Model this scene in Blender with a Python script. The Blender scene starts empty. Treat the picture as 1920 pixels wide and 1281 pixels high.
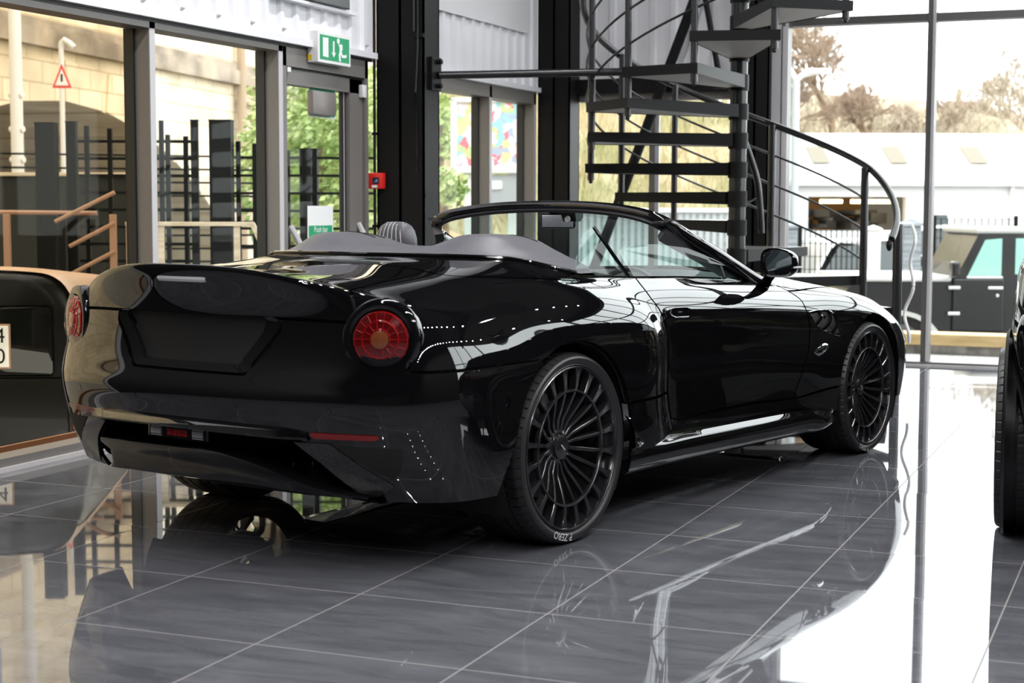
import bpy, bmesh, math, random
import numpy as np
from mathutils import Vector, Matrix
C = bpy.context.scene.collection
PI = math.pi
rnd = random.Random(7)

# ------------------------------------------------------------------ materials
MATS = {}
def principled(name, base, rough=0.5, metal=0.0, coat=0.0, coat_rough=0.02, spec=0.5, ior=1.5, emit=None, estr=0.0, alpha=1.0, trans=0.0, sheen=0.0, coat_ior=1.5):
    m = bpy.data.materials.new(name); m.use_nodes = True
    b = m.node_tree.nodes['Principled BSDF']
    b.inputs['Base Color'].default_value = (*base, 1)
    b.inputs['Roughness'].default_value = rough
    b.inputs['Metallic'].default_value = metal
    b.inputs['IOR'].default_value = ior
    b.inputs['Specular IOR Level'].default_value = spec
    b.inputs['Coat Weight'].default_value = coat
    b.inputs['Coat Roughness'].default_value = coat_rough
    b.inputs['Transmission Weight'].default_value = trans
    b.inputs['Sheen Weight'].default_value = sheen
    b.inputs['Coat IOR'].default_value = coat_ior
    if emit:
        b.inputs['Emission Color'].default_value = (*emit, 1); b.inputs['Emission Strength'].default_value = estr
    MATS[name] = m
    return m
def nodes(m): return m.node_tree.nodes, m.node_tree.links, m.node_tree.nodes['Principled BSDF']
def noise_color(m, c1, c2, scale=8.0, detail=6.0, lo=0.35, hi=0.65, rough_var=None, bump=0.0, stretch=(1, 1, 1), coord='Object'):
    N, L, b = nodes(m)
    tc = N.new('ShaderNodeTexCoord'); mp = N.new('ShaderNodeMapping'); mp.inputs['Scale'].default_value = stretch
    L.new(tc.outputs[coord], mp.inputs['Vector'])
    nz = N.new('ShaderNodeTexNoise'); nz.inputs['Scale'].default_value = scale; nz.inputs['Detail'].default_value = detail
    L.new(mp.outputs['Vector'], nz.inputs['Vector'])
    r = N.new('ShaderNodeValToRGB'); r.color_ramp.elements[0].position = lo; r.color_ramp.elements[1].position = hi
    r.color_ramp.elements[0].color = (*c1, 1); r.color_ramp.elements[1].color = (*c2, 1)
    L.new(nz.outputs['Fac'], r.inputs['Fac']); L.new(r.outputs['Color'], b.inputs['Base Color'])
    if rough_var:
        mr = N.new('ShaderNodeMapRange'); mr.inputs['To Min'].default_value = rough_var[0]; mr.inputs['To Max'].default_value = rough_var[1]
        L.new(nz.outputs['Fac'], mr.inputs['Value']); L.new(mr.outputs['Result'], b.inputs['Roughness'])
    if bump:
        bp = N.new('ShaderNodeBump'); bp.inputs['Strength'].default_value = bump; bp.inputs['Distance'].default_value = 0.02
        L.new(nz.outputs['Fac'], bp.inputs['Height']); L.new(bp.outputs['Normal'], b.inputs['Normal'])
    return m
def glass_mat(name, tint=(1, 1, 1), refl=1.0, ior=1.5):
    """thin pane: clear, tinted straight-through light plus the Fresnel mirror of its two faces"""
    m = bpy.data.materials.new(name); m.use_nodes = True
    N, L = m.node_tree.nodes, m.node_tree.links; N.clear()
    o = N.new('ShaderNodeOutputMaterial'); t = N.new('ShaderNodeBsdfTransparent'); g = N.new('ShaderNodeBsdfGlossy')
    t.inputs['Color'].default_value = (*tint, 1); g.inputs['Roughness'].default_value = 0.0
    f = N.new('ShaderNodeLayerWeight'); f.inputs['Blend'].default_value = 0.5
    pw = N.new('ShaderNodeMath'); pw.operation = 'POWER'; pw.inputs[1].default_value = 5.0
    mu = N.new('ShaderNodeMath'); mu.operation = 'MULTIPLY_ADD'; r0 = ((ior - 1) / (ior + 1)) ** 2
    mu.inputs[1].default_value = (1 - r0) * refl; mu.inputs[2].default_value = r0 * refl; mu.use_clamp = True
    mx = N.new('ShaderNodeMixShader')
    L.new(f.outputs['Facing'], pw.inputs[0]); L.new(pw.outputs[0], mu.inputs[0]); L.new(mu.outputs[0], mx.inputs['Fac'])
    L.new(t.outputs[0], mx.inputs[1]); L.new(g.outputs[0], mx.inputs[2]); L.new(mx.outputs[0], o.inputs['Surface'])
    MATS[name] = m
    return m

# ------------------------------------------------------------------ objects
def tag(o, label=None, cat=None, group=None, kind=None):
    if label: o['label'] = label
    if cat: o['category'] = cat
    if group: o['group'] = group
    if kind: o['kind'] = kind
    return o
def thing(name, label, cat, loc=(0, 0, 0), rz=0.0, group=None):
    o = bpy.data.objects.new(name, None); C.objects.link(o)
    o.empty_display_size = 0.1
    o.location = loc; o.rotation_euler = (0, 0, rz)
    return tag(o, label, cat, group)
def link_mesh(name, verts, faces, mat, parent=None, smooth=False, loc=None, sharp=None):
    me = bpy.data.meshes.new(name); me.from_pydata([tuple(v) for v in verts], [], [tuple(f) for f in faces]); me.update()
    mats = mat if isinstance(mat, (list, tuple)) else [mat]
    for k in mats: me.materials.append(k)
    if smooth: me.shade_smooth()
    if smooth and sharp: me.set_sharp_from_angle(angle=math.radians(sharp))
    o = bpy.data.objects.new(name, me); C.objects.link(o)
    if parent is not None: o.parent = parent
    if loc is not None: o.location = loc
    return o
def copy_tree(o, parent=None):
    c = o.copy(); C.objects.link(c)
    if parent is not None: c.parent = parent
    for ch in list(o.children): copy_tree(ch, c)
    return c

class MB:
    """collects shapes into one mesh"""
    def __init__(s): s.v = []; s.f = []; s.mi = []; s.cur = 0
    def add(s, V, Fc):
        n = len(s.v); s.v += [tuple(map(float, p)) for p in V]; s.f += [tuple(n + i for i in f) for f in Fc]; s.mi += [s.cur] * len(Fc)
        return s
    def box(s, x0, x1, y0, y1, z0, z1, M=None):
        V = [(x, y, z) for z in (z0, z1) for y in (y0, y1) for x in (x0, x1)]
        if M is not None: V = [M @ Vector(p) for p in V]
        return s.add(V, [(0, 2, 3, 1), (4, 5, 7, 6), (0, 1, 5, 4), (2, 6, 7, 3), (0, 4, 6, 2), (1, 3, 7, 5)])
    def bbox(s, x0, x1, y0, y1, z0, z1, b=0.005, M=None):
        """box with bevelled edges"""
        bm = bmesh.new(); bmesh.ops.create_cube(bm, size=1)
        for v in bm.verts: v.co = Vector(((x0 + x1) / 2 + v.co.x * (x1 - x0), (y0 + y1) / 2 + v.co.y * (y1 - y0), (z0 + z1) / 2 + v.co.z * (z1 - z0)))
        bmesh.ops.bevel(bm, geom=bm.edges[:], offset=b, segments=2, affect='EDGES', profile=0.5)
        bm.verts.index_update()
        V = [(M @ v.co if M is not None else v.co.copy()) for v in bm.verts]; Fc = [[v.index for v in f.verts] for f in bm.faces]; bm.free()
        return s.add(V, Fc)
    def sweep(s, path, prof, up=(0, 0, 1), closed=False, cap=True, scale=None):
        """profile points (a,b) swept along a path; a is sideways, b is along up"""
        P = [Vector(p) for p in path]; n = len(P); up = Vector(up); R = []
        for i in range(n):
            a = P[(i - 1) % n] if (closed or i > 0) else P[i]; b = P[(i + 1) % n] if (closed or i < n - 1) else P[i]
            t = (b - a).normalized(); sd = t.cross(up)
            if sd.length < 1e-4: sd = t.cross(Vector((1, 0, 0)))
            sd.normalize(); u2 = sd.cross(t).normalized()
            k = scale[i] if scale else 1.0
            R.append([P[i] + sd * (q[0] * k) + u2 * (q[1] * k) for q in prof])
        m = len(prof); V = [p for r in R for p in r]; Fc = []
        for i in range(n if closed else n - 1):
            j = (i + 1) % n
            for k in range(m): Fc.append((i * m + k, i * m + (k + 1) % m, j * m + (k + 1) % m, j * m + k))
        if cap and not closed: Fc += [tuple(range(m - 1, -1, -1)), tuple((n - 1) * m + k for k in range(m))]
        return s.add(V, Fc)
    def tube(s, path, r, seg=10, closed=False, scale=None, up=(0, 0, 1)):
        return s.sweep(path, [(r * math.cos(2 * PI * k / seg), r * math.sin(2 * PI * k / seg)) for k in range(seg)], up, closed, True, scale)
    def cyl(s, a, b, r, seg=16, r2=None):
        a = Vector(a); b = Vector(b); t = (b - a).normalized(); o = Vector((0, 0, 1)) if abs(t.z) < 0.9 else Vector((1, 0, 0))
        x = t.cross(o).normalized(); y = x.cross(t); r2 = r if r2 is None else r2
        V = [p + (x * math.cos(2 * PI * k / seg) + y * math.sin(2 * PI * k / seg)) * q for p, q in ((a, r), (b, r2)) for k in range(seg)]
        Fc = [(k, (k + 1) % seg, seg + (k + 1) % seg, seg + k) for k in range(seg)] + [tuple(range(seg - 1, -1, -1)), tuple(range(seg, 2 * seg))]
        return s.add(V, Fc)
    def lathe(s, prof, axis='x', seg=48, center=(0, 0, 0), closed=False, ang=(0, 2 * PI)):
        """prof = (radius, along axis)"""
        full = abs(ang[1] - ang[0] - 2 * PI) < 1e-6; n = len(prof); V = []; Fc = []; ns = seg if full else seg + 1
        for k in range(ns):
            a = ang[0] + (ang[1] - ang[0]) * k / seg; c, q = math.cos(a), math.sin(a)
            for r, h in prof:
                p = {'x': (h, r * c, r * q), 'y': (r * c, h, r * q), 'z': (r * c, r * q, h)}[axis]
                V.append((p[0] + center[0], p[1] + center[1], p[2] + center[2]))
        for k in range(seg):
            k2 = (k + 1) % ns
            for i in range(n if closed else n - 1):
                j = (i + 1) % n; Fc.append((k * n + i, k2 * n + i, k2 * n + j, k * n + j))
        return s.add(V, Fc)
    def prism(s, pts, d, inset=None):
        """polygon (3D points) extruded by vector d"""
        n = len(pts); d = Vector(d); V = [Vector(p) for p in pts] + [Vector(p) + d for p in pts]
        return s.add(V, [tuple(range(n - 1, -1, -1)), tuple(range(n, 2 * n))] + [(k, (k + 1) % n, n + (k + 1) % n, n + k) for k in range(n)])
    def sphere(s, c, r, seg=16, rings=10, sc=(1, 1, 1)):
        V = []; Fc = []
        for i in range(rings + 1):
            t = PI * i / rings
            for k in range(seg):
                a = 2 * PI * k / seg; V.append((c[0] + r * sc[0] * math.sin(t) * math.cos(a), c[1] + r * sc[1] * math.sin(t) * math.sin(a), c[2] + r * sc[2] * math.cos(t)))
        for i in range(rings):
            for k in range(seg): Fc.append((i * seg + k, (i + 1) * seg + k, (i + 1) * seg + (k + 1) % seg, i * seg + (k + 1) % seg))
        return s.add(V, Fc)
    def grid(s, G):
        n, m = len(G), len(G[0])
        return s.add([p for r in G for p in r], [(i * m + j, (i + 1) * m + j, (i + 1) * m + j + 1, i * m + j + 1) for i in range(n - 1) for j in range(m - 1)])
    def build(s, name, mat, parent=None, smooth=False, sharp=35, loc=None, recalc=True):
        o = link_mesh(name, s.v, s.f, mat, parent, False, loc); me = o.data
        if isinstance(mat, (list, tuple)):
            me.polygons.foreach_set('material_index', s.mi)
        if recalc:
            bm = bmesh.new(); bm.from_mesh(me); bmesh.ops.recalc_face_normals(bm, faces=bm.faces); bm.to_mesh(me); bm.free()
        if smooth:
            me.shade_smooth()
            if sharp: me.set_sharp_from_angle(angle=math.radians(sharp))
        me.update()
        return o
def text_mesh(body, size=1.0, extrude=0.0, align='CENTER', bold=0.0):
    """glyph outlines of Blender's own font as verts and faces"""
    cu = bpy.data.curves.new('letters', 'FONT'); cu.body = body; cu.size = size; cu.extrude = extrude; cu.align_x = align; cu.align_y = 'CENTER'; cu.offset = bold
    ob = bpy.data.objects.new('letters', cu); C.objects.link(ob)
    dg = bpy.context.evaluated_depsgraph_get(); me = ob.evaluated_get(dg).to_mesh()
    V = [v.co.copy() for v in me.vertices]; Fc = [tuple(p.vertices) for p in me.polygons]
    ob.evaluated_get(dg).to_mesh_clear(); bpy.data.objects.remove(ob); bpy.data.curves.remove(cu)
    return V, Fc
def bez(p0, p1, p2, p3, n=12):
    p0, p1, p2, p3 = map(Vector, (p0, p1, p2, p3)); R = []
    for i in range(n + 1):
        t = i / n; R.append(p0 * (1 - t) ** 3 + p1 * 3 * t * (1 - t) ** 2 + p2 * 3 * t * t * (1 - t) + p3 * t ** 3)
    return R
def smooth_path(pts, n=8):
    """Catmull-Rom through points"""
    P = [Vector(p) for p in pts]; P = [P[0] * 2 - P[1]] + P + [P[-1] * 2 - P[-2]]; R = []
    for i in range(1, len(P) - 2):
        a, b, c, d = P[i - 1:i + 3]
        for k in range(n):
            t = k / n; R.append(0.5 * ((2 * b) + (c - a) * t + (2 * a - 5 * b + 4 * c - d) * t * t + (3 * b - a - 3 * c + d) * t ** 3))
    R.append(P[-2]); return R
# ------------------------------------------------------------------ camera and view
F_PX = 3012.9
cam_yaw, cam_pitch, cam_roll, CAM_H = -0.38943776, -0.08352413, 0.00256549, 1.241
cd = bpy.data.cameras.new('camera'); cam = bpy.data.objects.new('camera', cd); C.objects.link(cam)
cd.sensor_width = 36.0; cd.lens = F_PX / 1920 * 36.0; cd.clip_end = 500; cd.clip_start = 0.05
f_ = Vector((math.sin(cam_yaw) * math.cos(cam_pitch), math.cos(cam_yaw) * math.cos(cam_pitch), math.sin(cam_pitch)))
r_ = Vector((math.cos(cam_yaw), -math.sin(cam_yaw), 0)); u_ = r_.cross(f_)
r2 = r_ * math.cos(cam_roll) + u_ * math.sin(cam_roll); u2 = -r_ * math.sin(cam_roll) + u_ * math.cos(cam_roll)
M_ = Matrix((r2, u2, -f_)).transposed().to_4x4(); M_.translation = (0, 0, CAM_H)
cam.matrix_world = M_
sc = bpy.context.scene; sc.camera = cam
sc.view_settings.view_transform = 'Standard'; sc.view_settings.look = 'None'; sc.view_settings.gamma = 1.0
sc.view_settings.exposure = 1.2; sc.view_settings.use_curve_mapping = False
sc.cycles.use_denoising = True; sc.cycles.max_bounces = 10; sc.cycles.transparent_max_bounces = 24
sc.cycles.glossy_bounces = 6; sc.cycles.caustics_reflective = False; sc.cycles.caustics_refractive = False
sc.cycles.sample_clamp_indirect = 6.0
cd.dof.use_dof = True; cd.dof.focus_distance = 6.9; cd.dof.aperture_fstop = 4.0
# ------------------------------------------------------------------ the convertible: body sheet
# local frame: x right, y forward, z up, origin on the floor under the rear axle
NET = [
 # rear centre ... each column runs from the bottom edge up and over to the cockpit opening
 [(0,-.93,.25),(0,-1.00,.37),(0,-1.035,.515),(0,-1.06,.605),(0,-1.022,.70),(0,-1.008,.865),(0,-1.075,1.014),(0,-1.06,1.041),(0,-.99,1.028),(0,-.62,1.008),(0,-.21,1.025),(0,-.12,1.040),(0,-.05,1.052)],
 [(.29,-.92,.25),(.30,-.99,.37),(.30,-1.02,.512),(.30,-1.045,.605),(.30,-1.006,.70),(.30,-.99,.865),(.29,-1.045,1.008),(.28,-1.03,1.033),(.28,-.96,1.021),(.255,-.62,1.004),(.24,-.215,1.021),(.225,-.115,1.038),(.215,-.04,1.052)],
 [(.54,-.87,.25),(.56,-.94,.37),(.565,-.975,.505),(.57,-1.0,.605),(.57,-.962,.70),(.57,-.938,.865),(.555,-.950,.964),(.535,-.938,.988),(.51,-.87,.986),(.465,-.58,.994),(.42,-.265,1.010),(.385,-.115,1.033),(.37,-.02,1.050)],
 [(.78,-.79,.25),(.80,-.85,.37),(.81,-.885,.495),(.812,-.902,.60),(.803,-.878,.695),(.765,-.865,.85),(.735,-.835,.922),(.712,-.812,.940),(.680,-.75,.948),(.632,-.54,.977),(.58,-.36,1.000),(.535,-.13,1.026),(.51,.02,1.047)],
 [(.945,-.66,.25),(.952,-.69,.37),(.957,-.715,.49),(.957,-.725,.59),(.948,-.725,.70),(.910,-.715,.81),(.868,-.69,.868),(.832,-.655,.899),(.795,-.59,.920),(.745,-.41,.960),(.690,-.33,.992),(.635,-.09,1.018),(.61,.06,1.042)],
 [(.96,-.36,.25),(.968,-.36,.37),(.972,-.36,.49),(.97,-.36,.60),(.962,-.36,.70),(.93,-.36,.79),(.905,-.35,.845),(.88,-.34,.88),(.85,-.31,.91),(.805,-.2,.950),(.750,-.11,.983),(.705,.01,1.006),(.68,.10,1.03)],
 [(.955,0,.25),(.96,0,.37),(.965,0,.49),(.968,0,.60),(.968,0,.70),(.955,0,.79),(.935,0,.84),(.91,.01,.88),(.88,.02,.91),(.835,.06,.945),(.787,.10,.970),(.755,.14,.99),(.735,.17,1.010)],
 [(.964,.55,.25),(.968,.55,.37),(.968,.55,.49),(.966,.55,.60),(.962,.54,.70),(.946,.52,.785),(.922,.49,.835),(.896,.46,.87),(.87,.40,.90),(.835,.38,.93),(.81,.37,.948),(.785,.36,.963),(.766,.36,.976)],
 [(.895,.86,.25),(.898,.79,.37),(.902,.745,.49),(.904,.75,.59),(.905,.745,.70),(.905,.72,.77),(.895,.70,.82),(.882,.685,.85),(.865,.68,.875),(.835,.69,.905),(.81,.70,.925),(.79,.71,.943),(.77,.72,.957)],
 [(.90,1.15,.25),(.905,1.13,.37),(.908,1.12,.49),(.912,1.11,.59),(.914,1.1,.69),(.91,1.1,.765),(.90,1.1,.81),(.885,1.1,.84),(.865,1.1,.865),(.835,1.1,.895),(.81,1.1,.913),(.785,1.1,.93),(.765,1.1,.945)],
 [(.90,1.55,.25),(.905,1.55,.37),(.91,1.56,.49),(.915,1.58,.59),(.916,1.58,.68),(.91,1.58,.75),(.90,1.57,.795),(.885,1.56,.825),(.865,1.55,.85),(.83,1.55,.88),(.80,1.55,.9),(.775,1.55,.912),(.755,1.55,.922)],
 [(.905,1.90,.25),(.91,1.93,.35),(.92,1.99,.45),(.925,2.05,.55),(.926,2.065,.64),(.918,2.068,.71),(.905,2.065,.76),(.89,2.065,.79),(.87,2.06,.815),(.84,2.0,.85),(.81,1.96,.872),(.78,1.93,.89),(.75,1.9,.90)],
 [(.925,2.25,.25),(.93,2.27,.37),(.935,2.32,.49),(.94,2.37,.58),(.943,2.38,.66),(.935,2.38,.72),(.915,2.37,.765),(.89,2.37,.795),(.86,2.36,.82),(.81,2.30,.85),(.765,2.22,.875),(.725,2.14,.895),(.69,2.06,.912)],
 [(.945,2.74,.25),(.95,2.74,.37),(.955,2.74,.49),(.957,2.74,.59),(.957,2.74,.66),(.945,2.74,.715),(.92,2.74,.755),(.89,2.74,.785),(.85,2.74,.808),(.76,2.65,.84),(.69,2.5,.868),(.645,2.36,.895),(.61,2.2,.92)],
 [(.93,3.12,.25),(.935,3.12,.37),(.938,3.12,.48),(.937,3.12,.57),(.925,3.12,.635),(.90,3.11,.68),(.87,3.1,.71),(.835,3.09,.735),(.79,3.07,.757),(.68,2.9,.805),(.58,2.68,.85),(.52,2.48,.89),(.48,2.29,.928)],
 [(.80,3.45,.22),(.82,3.47,.33),(.825,3.48,.43),(.82,3.47,.51),(.80,3.44,.57),(.775,3.4,.615),(.745,3.36,.65),(.71,3.31,.68),(.66,3.25,.71),(.54,3.02,.775),(.45,2.76,.84),(.39,2.54,.89),(.35,2.34,.932)],
 [(.42,3.62,.22),(.43,3.66,.33),(.435,3.68,.42),(.43,3.67,.50),(.42,3.63,.56),(.41,3.58,.605),(.395,3.52,.64),(.375,3.45,.67),(.35,3.37,.70),(.29,3.1,.775),(.24,2.81,.845),(.21,2.57,.895),(.19,2.37,.937)],
 [(0,3.68,.22),(0,3.73,.33),(0,3.75,.42),(0,3.74,.50),(0,3.70,.56),(0,3.65,.605),(0,3.58,.64),(0,3.5,.67),(0,3.41,.70),(0,3.12,.78),(0,2.83,.85),(0,2.58,.9),(0,2.38,.94)],
]
NET = np.array(NET, float); NU, NV = NET.shape[0] - 1, NET.shape[1] - 1
def pad_net(A):
    mir = np.array([-1, 1, 1.0])
    A = np.concatenate([A[1:2] * mir, A, A[-2:-1] * mir], 0)
    return np.concatenate([2 * A[:, :1] - A[:, 1:2], A, 2 * A[:, -1:] - A[:, -2:-1]], 1)
def bas(t, n):
    i = np.clip(np.floor(t).astype(int), 0, n - 1); f = t - i
    w = np.stack([(1 - f) ** 3, 3 * f ** 3 - 6 * f ** 2 + 4, -3 * f ** 3 + 3 * f ** 2 + 3 * f + 1, f ** 3], -1) / 6
    return i, w
CTRL = NET.copy()
def S(u, v):
    """point on the right half of the body sheet (u<0 gives its mirror image)"""
    u = np.asarray(u, float); v = np.asarray(v, float); sg = np.where(u < 0, -1.0, 1.0); u = np.abs(u)
    iu, wu = bas(u, NU); iv, wv = bas(v, NV); out = 0
    for a in range(4):
        for b in range(4):
            out = out + PADDED[iu + a, iv + b] * (wu[..., a] * wv[..., b])[..., None]
    return out * np.stack([sg, np.ones_like(sg), np.ones_like(sg)], -1)
_u, _v = np.meshgrid(np.arange(NU + 1.0), np.arange(NV + 1.0), indexing='ij')
for _ in range(2):                       # pull the control net out so the sheet passes close to the stations
    PADDED = pad_net(CTRL); CTRL = CTRL + 0.9 * (NET - S(_u, _v))
PADDED = pad_net(CTRL)
def S_n(u, v):
    e = 1e-3; su = (S(u + e, v) - S(u - e, v)); sv = (S(u, v + e) - S(u, v - e))
    n = np.cross(su, sv); n /= np.linalg.norm(n, axis=-1, keepdims=True) + 1e-12
    return n
def S_solve(axes, vals, u, v):
    """(u,v) where two coordinates take given values"""
    x = np.array([u, v], float)
    for _ in range(40):
        p = S(x[0], x[1])[list(axes)] - vals
        J = np.stack([(S(x[0] + 1e-4, x[1]) - S(x[0] - 1e-4, x[1]))[list(axes)], (S(x[0], x[1] + 1e-4) - S(x[0], x[1] - 1e-4))[list(axes)]], -1) / 2e-4
        d = np.linalg.lstsq(J, p, rcond=None)[0]; x = x - np.clip(d, -.4, .4); x[1] = min(max(x[1], 0), NV - 1e-6); x[0] = min(max(x[0], -NU + 1e-6), NU - 1e-6)
        if abs(p).max() < 1e-6: break
    return x
# --- openings, as signed distances (negative = cut away)
def sd_poly(P, pts):
    pts = np.array(pts, float); d = np.full(P.shape[:-1], 1e9); inside = np.zeros(P.shape[:-1], bool)
    for i in range(len(pts)):
        a, b = pts[i], pts[(i + 1) % len(pts)]; e = b - a; w = P - a
        t = np.clip((w @ e) / (e @ e), 0, 1); d = np.minimum(d, np.linalg.norm(w - t[..., None] * e, axis=-1))
        c = (a[1] > P[..., 1]) != (b[1] > P[..., 1])
        with np.errstate(divide='ignore', invalid='ignore'): xx = (b[0] - a[0]) * (P[..., 1] - a[1]) / (b[1] - a[1]) + a[0]
        inside ^= c & (P[..., 0] < xx)
    return np.where(inside, -d, d)
def cut_rear_arch(p):
    q = p[..., 1:]; d = np.linalg.norm(q - [-.015, .362], axis=-1) - .388
    d = np.minimum(d, sd_poly(q, [(-.30, .60), (-.53, .20), (-.53, 0), (.36, 0), (.375, .36), (0, .6)]))
    return np.where(np.abs(p[..., 0]) > .5, d, 1.0)
def cut_front_arch(p):
    q = p[..., 1:]; d = np.linalg.norm(q - [2.765, .342], axis=-1) - .366
    d = np.minimum(d, sd_poly(q, [(2.40, .342), (2.36, 0), (3.15, 0), (3.13, .342)]))
    return np.where(np.abs(p[..., 0]) > .5, d, 1.0)
def rbox(P, hw_top, hw_bot, z0, z1, r):
    """rounded trapezoid in (x,z)"""
    return sd_poly(P, [(-hw_top + r, z1 - r), (hw_top - r, z1 - r), (hw_bot - r * .9, z0 + r), (-hw_bot + r * .9, z0 + r)]) - r
def cut_plate(p): return np.where(p[..., 1] < -.8, rbox(p[..., [0, 2]], .405, .30, .672, .874, .035), 1.0)

SUBU, SUBV, GAP = 14, 9, 0.0029
def panel(name, rects, mat, parent, cuts=(), side=1, flange=.014, gap=GAP, offset=0.0, subu=None, subv=None, nogap=()):
    """one body panel: rectangles of the sheet's (u,v) grid, trimmed by openings, with an inward-turned edge. side: 1 right, -1 left, 0 both"""
    su, sv = subu or SUBU, subv or SUBV; idx = {}; U = []; V = []; Fc = []
    def vid(i, j):
        if (i, j) not in idx: idx[i, j] = len(U); U.append(i / su); V.append(j / sv)
        return idx[i, j]
    cells = set()
    for (u0, u1, v0, v1) in rects:
        for i in range(round(u0 * su), round(u1 * su)):
            for j in range(round(v0 * sv), round(v1 * sv)): cells.add((i, j))
    if side == 0: cells |= {(-i - 1, j) for i, j in cells}
    if side == -1: cells = {(-i - 1, j) for i, j in cells}
    for i, j in sorted(cells): Fc.append((vid(i, j), vid(i + 1, j), vid(i + 1, j + 1), vid(i, j + 1)))
    U = np.array(U); V = np.array(V); Fc = np.array(Fc)
    sgn = np.where(U < 0, -1.0, 1.0)
    for cut in cuts:
        d = cut(S(U, V)); keep = (d[Fc] > 0).any(1); Fc = Fc[keep]
        mv = (d <= 0) & np.isin(np.arange(len(U)), Fc)
        k = np.where(mv)[0]
        for _ in range(8):
            if not len(k): break
            e = 1e-3; u, v = U[k], V[k]; d0 = cut(S(u, v)) - 1e-5
            gu = (cut(S(u + e, v)) - cut(S(u - e, v))) / (2 * e); gv = (cut(S(u, v + e)) - cut(S(u, np.maximum(v - e, 0)))) / (2 * e)
            # step along the gradient in real lengths
            lu = np.linalg.norm(S(u + e, v) - S(u - e, v), axis=-1) / (2 * e) + 1e-6; lv = np.linalg.norm(S(u, v + e) - S(u, v - e), axis=-1) / (2 * e) + 1e-6
            gu, gv = gu / lu, gv / lv; g2 = gu * gu + gv * gv + 1e-9
            U[k] = u - np.clip(d0 * gu / g2, -.02, .02) / lu; V[k] = np.clip(v - np.clip(d0 * gv / g2, -.02, .02) / lv, 0, NV)
    used = np.unique(Fc); rm = -np.ones(len(U), int); rm[used] = np.arange(len(used)); Fc = rm[Fc]; U, V = U[used], V[used]
    P = S(U, V); N = S_n(np.abs(U), V) * np.stack([np.where(U < 0, -1.0, 1.0), np.ones_like(U), np.ones_like(U)], -1)
    # orient the normals outward
    cen = np.array([0, 1.2, .55]); flip = ((P - cen) * N).sum(-1).mean() < 0
    if flip: N = -N
    if offset: P = P + N * offset
    cnt = {}
    for f in Fc:
        for a, b in zip(f, np.roll(f, -1)): cnt[(a, b)] = f
    bd = [(a, b) for (a, b) in cnt if (b, a) not in cnt]
    # draw the edge back a little so that neighbouring panels leave a shut line
    pull = {}
    for a, b in bd:
        c = P[list(cnt[(a, b)])].mean(0); e = P[b] - P[a]; L = np.linalg.norm(e)
        if L < 1e-7: continue
        w = c - P[a]; w = w - e * (w @ e) / L ** 2; w /= np.linalg.norm(w) + 1e-9
        for k in (a, b): pull.setdefault(k, []).append(w)
    P2 = P.copy()
    for k, ws in pull.items(): P2[k] = P[k] + gap * np.sum(ws, 0) / max(1, len(ws) / 2)
    verts = list(P2); faces = [tuple(f) for f in Fc]; n0 = len(verts)
    mp = {}; mq = {}
    for k in pull:
        mp[k] = len(verts); verts.append(P2[k]); mq[k] = len(verts); verts.append(P2[k] - N[k] * flange)
    for a, b in bd:
        if a in mp and b in mp: faces.append((mp[b], mp[a], mq[a], mq[b]))
    o = link_mesh(name, verts, faces, mat, parent, True)
    bm = bmesh.new(); bm.from_mesh(o.data); bm.normal_update(); fs = [f for f in bm.faces if len(f.verts) == 4]
    tot = sum((f.normal.dot(Vector(N[f.verts[0].index])) for f in bm.faces if f.verts[0].index < n0))
    if tot < 0: bmesh.ops.reverse_faces(bm, faces=bm.faces)
    bm.to_mesh(o.data); bm.free()
    nl = [tuple(N[i]) if i < n0 else (0, 0, 0) for i in range(len(verts))]
    o.data.normals_split_custom_set_from_vertices(nl)
    return o
# ------------------------------------------------------------------ car materials
paint = principled('black_gloss_paint', (.0035, .0035, .004), rough=.6, coat=1.0, coat_rough=.004, spec=0.0, coat_ior=1.8)
satin = principled('satin_black', (.010, .010, .011), rough=.38)
gloss_black = principled('gloss_black_plastic', (.004, .004, .004), rough=.08, coat=.6)
matte_black = principled('matte_black', (.006, .006, .006), rough=.75)
rubber = principled('tyre_rubber', (.019, .019, .020), rough=.40, spec=.6)
wheel_paint = principled('satin_black_wheel', (.014, .014, .0155), rough=.2, spec=1.0, coat=.35, coat_rough=.12)
disc_steel = principled('brake_disc_steel', (.10, .10, .105), rough=.35, metal=1)
white_ink = principled('white_lettering', (.75, .75, .75), rough=.6)
grey_ink = principled('raised_rubber_lettering', (.05, .05, .052), rough=.35)
chrome = principled('chrome', (.7, .7, .72), rough=.06, metal=1)
leather = principled('grey_leather', (.135, .135, .15), rough=.42)
leather_dark = principled('dark_leather', (.03, .03, .034), rough=.45)
stitch = principled('pale_piping', (.55, .55, .56), rough=.6)
lamp_red = principled('lamp_red', (.10, .002, .003), rough=.15, coat=1)
lamp_line = principled('lamp_red_line', (.50, .008, .010), rough=.2, coat=1)
lamp_amber = principled('lamp_amber', (.20, .06, .02), rough=.15, coat=1)
refl_red = principled('reflector_red', (.20, .008, .008), rough=.2, coat=.5)
lamp_clear = principled('clear_lamp', (.62, .62, .63), rough=.15, coat=1)
carbon = principled('carbon_fibre', (.014, .014, .015), rough=.3, coat=.5)
noise_color(carbon, (.008, .008, .009), (.03, .03, .032), scale=260, detail=0, lo=.45, hi=.55, stretch=(1, 1, 1))
noise_color(leather, (.085, .085, .096), (.105, .105, .117), scale=220, detail=3, bump=.08)
car_glass = glass_mat('car_glass', (.80, .93, .90), 1.0)
clear_glass = glass_mat('clear_lens', (1, .94, .94), 1.0)
mirror_mat = principled('mirror_glass', (.85, .85, .87), rough=0.0, metal=1)

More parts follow.
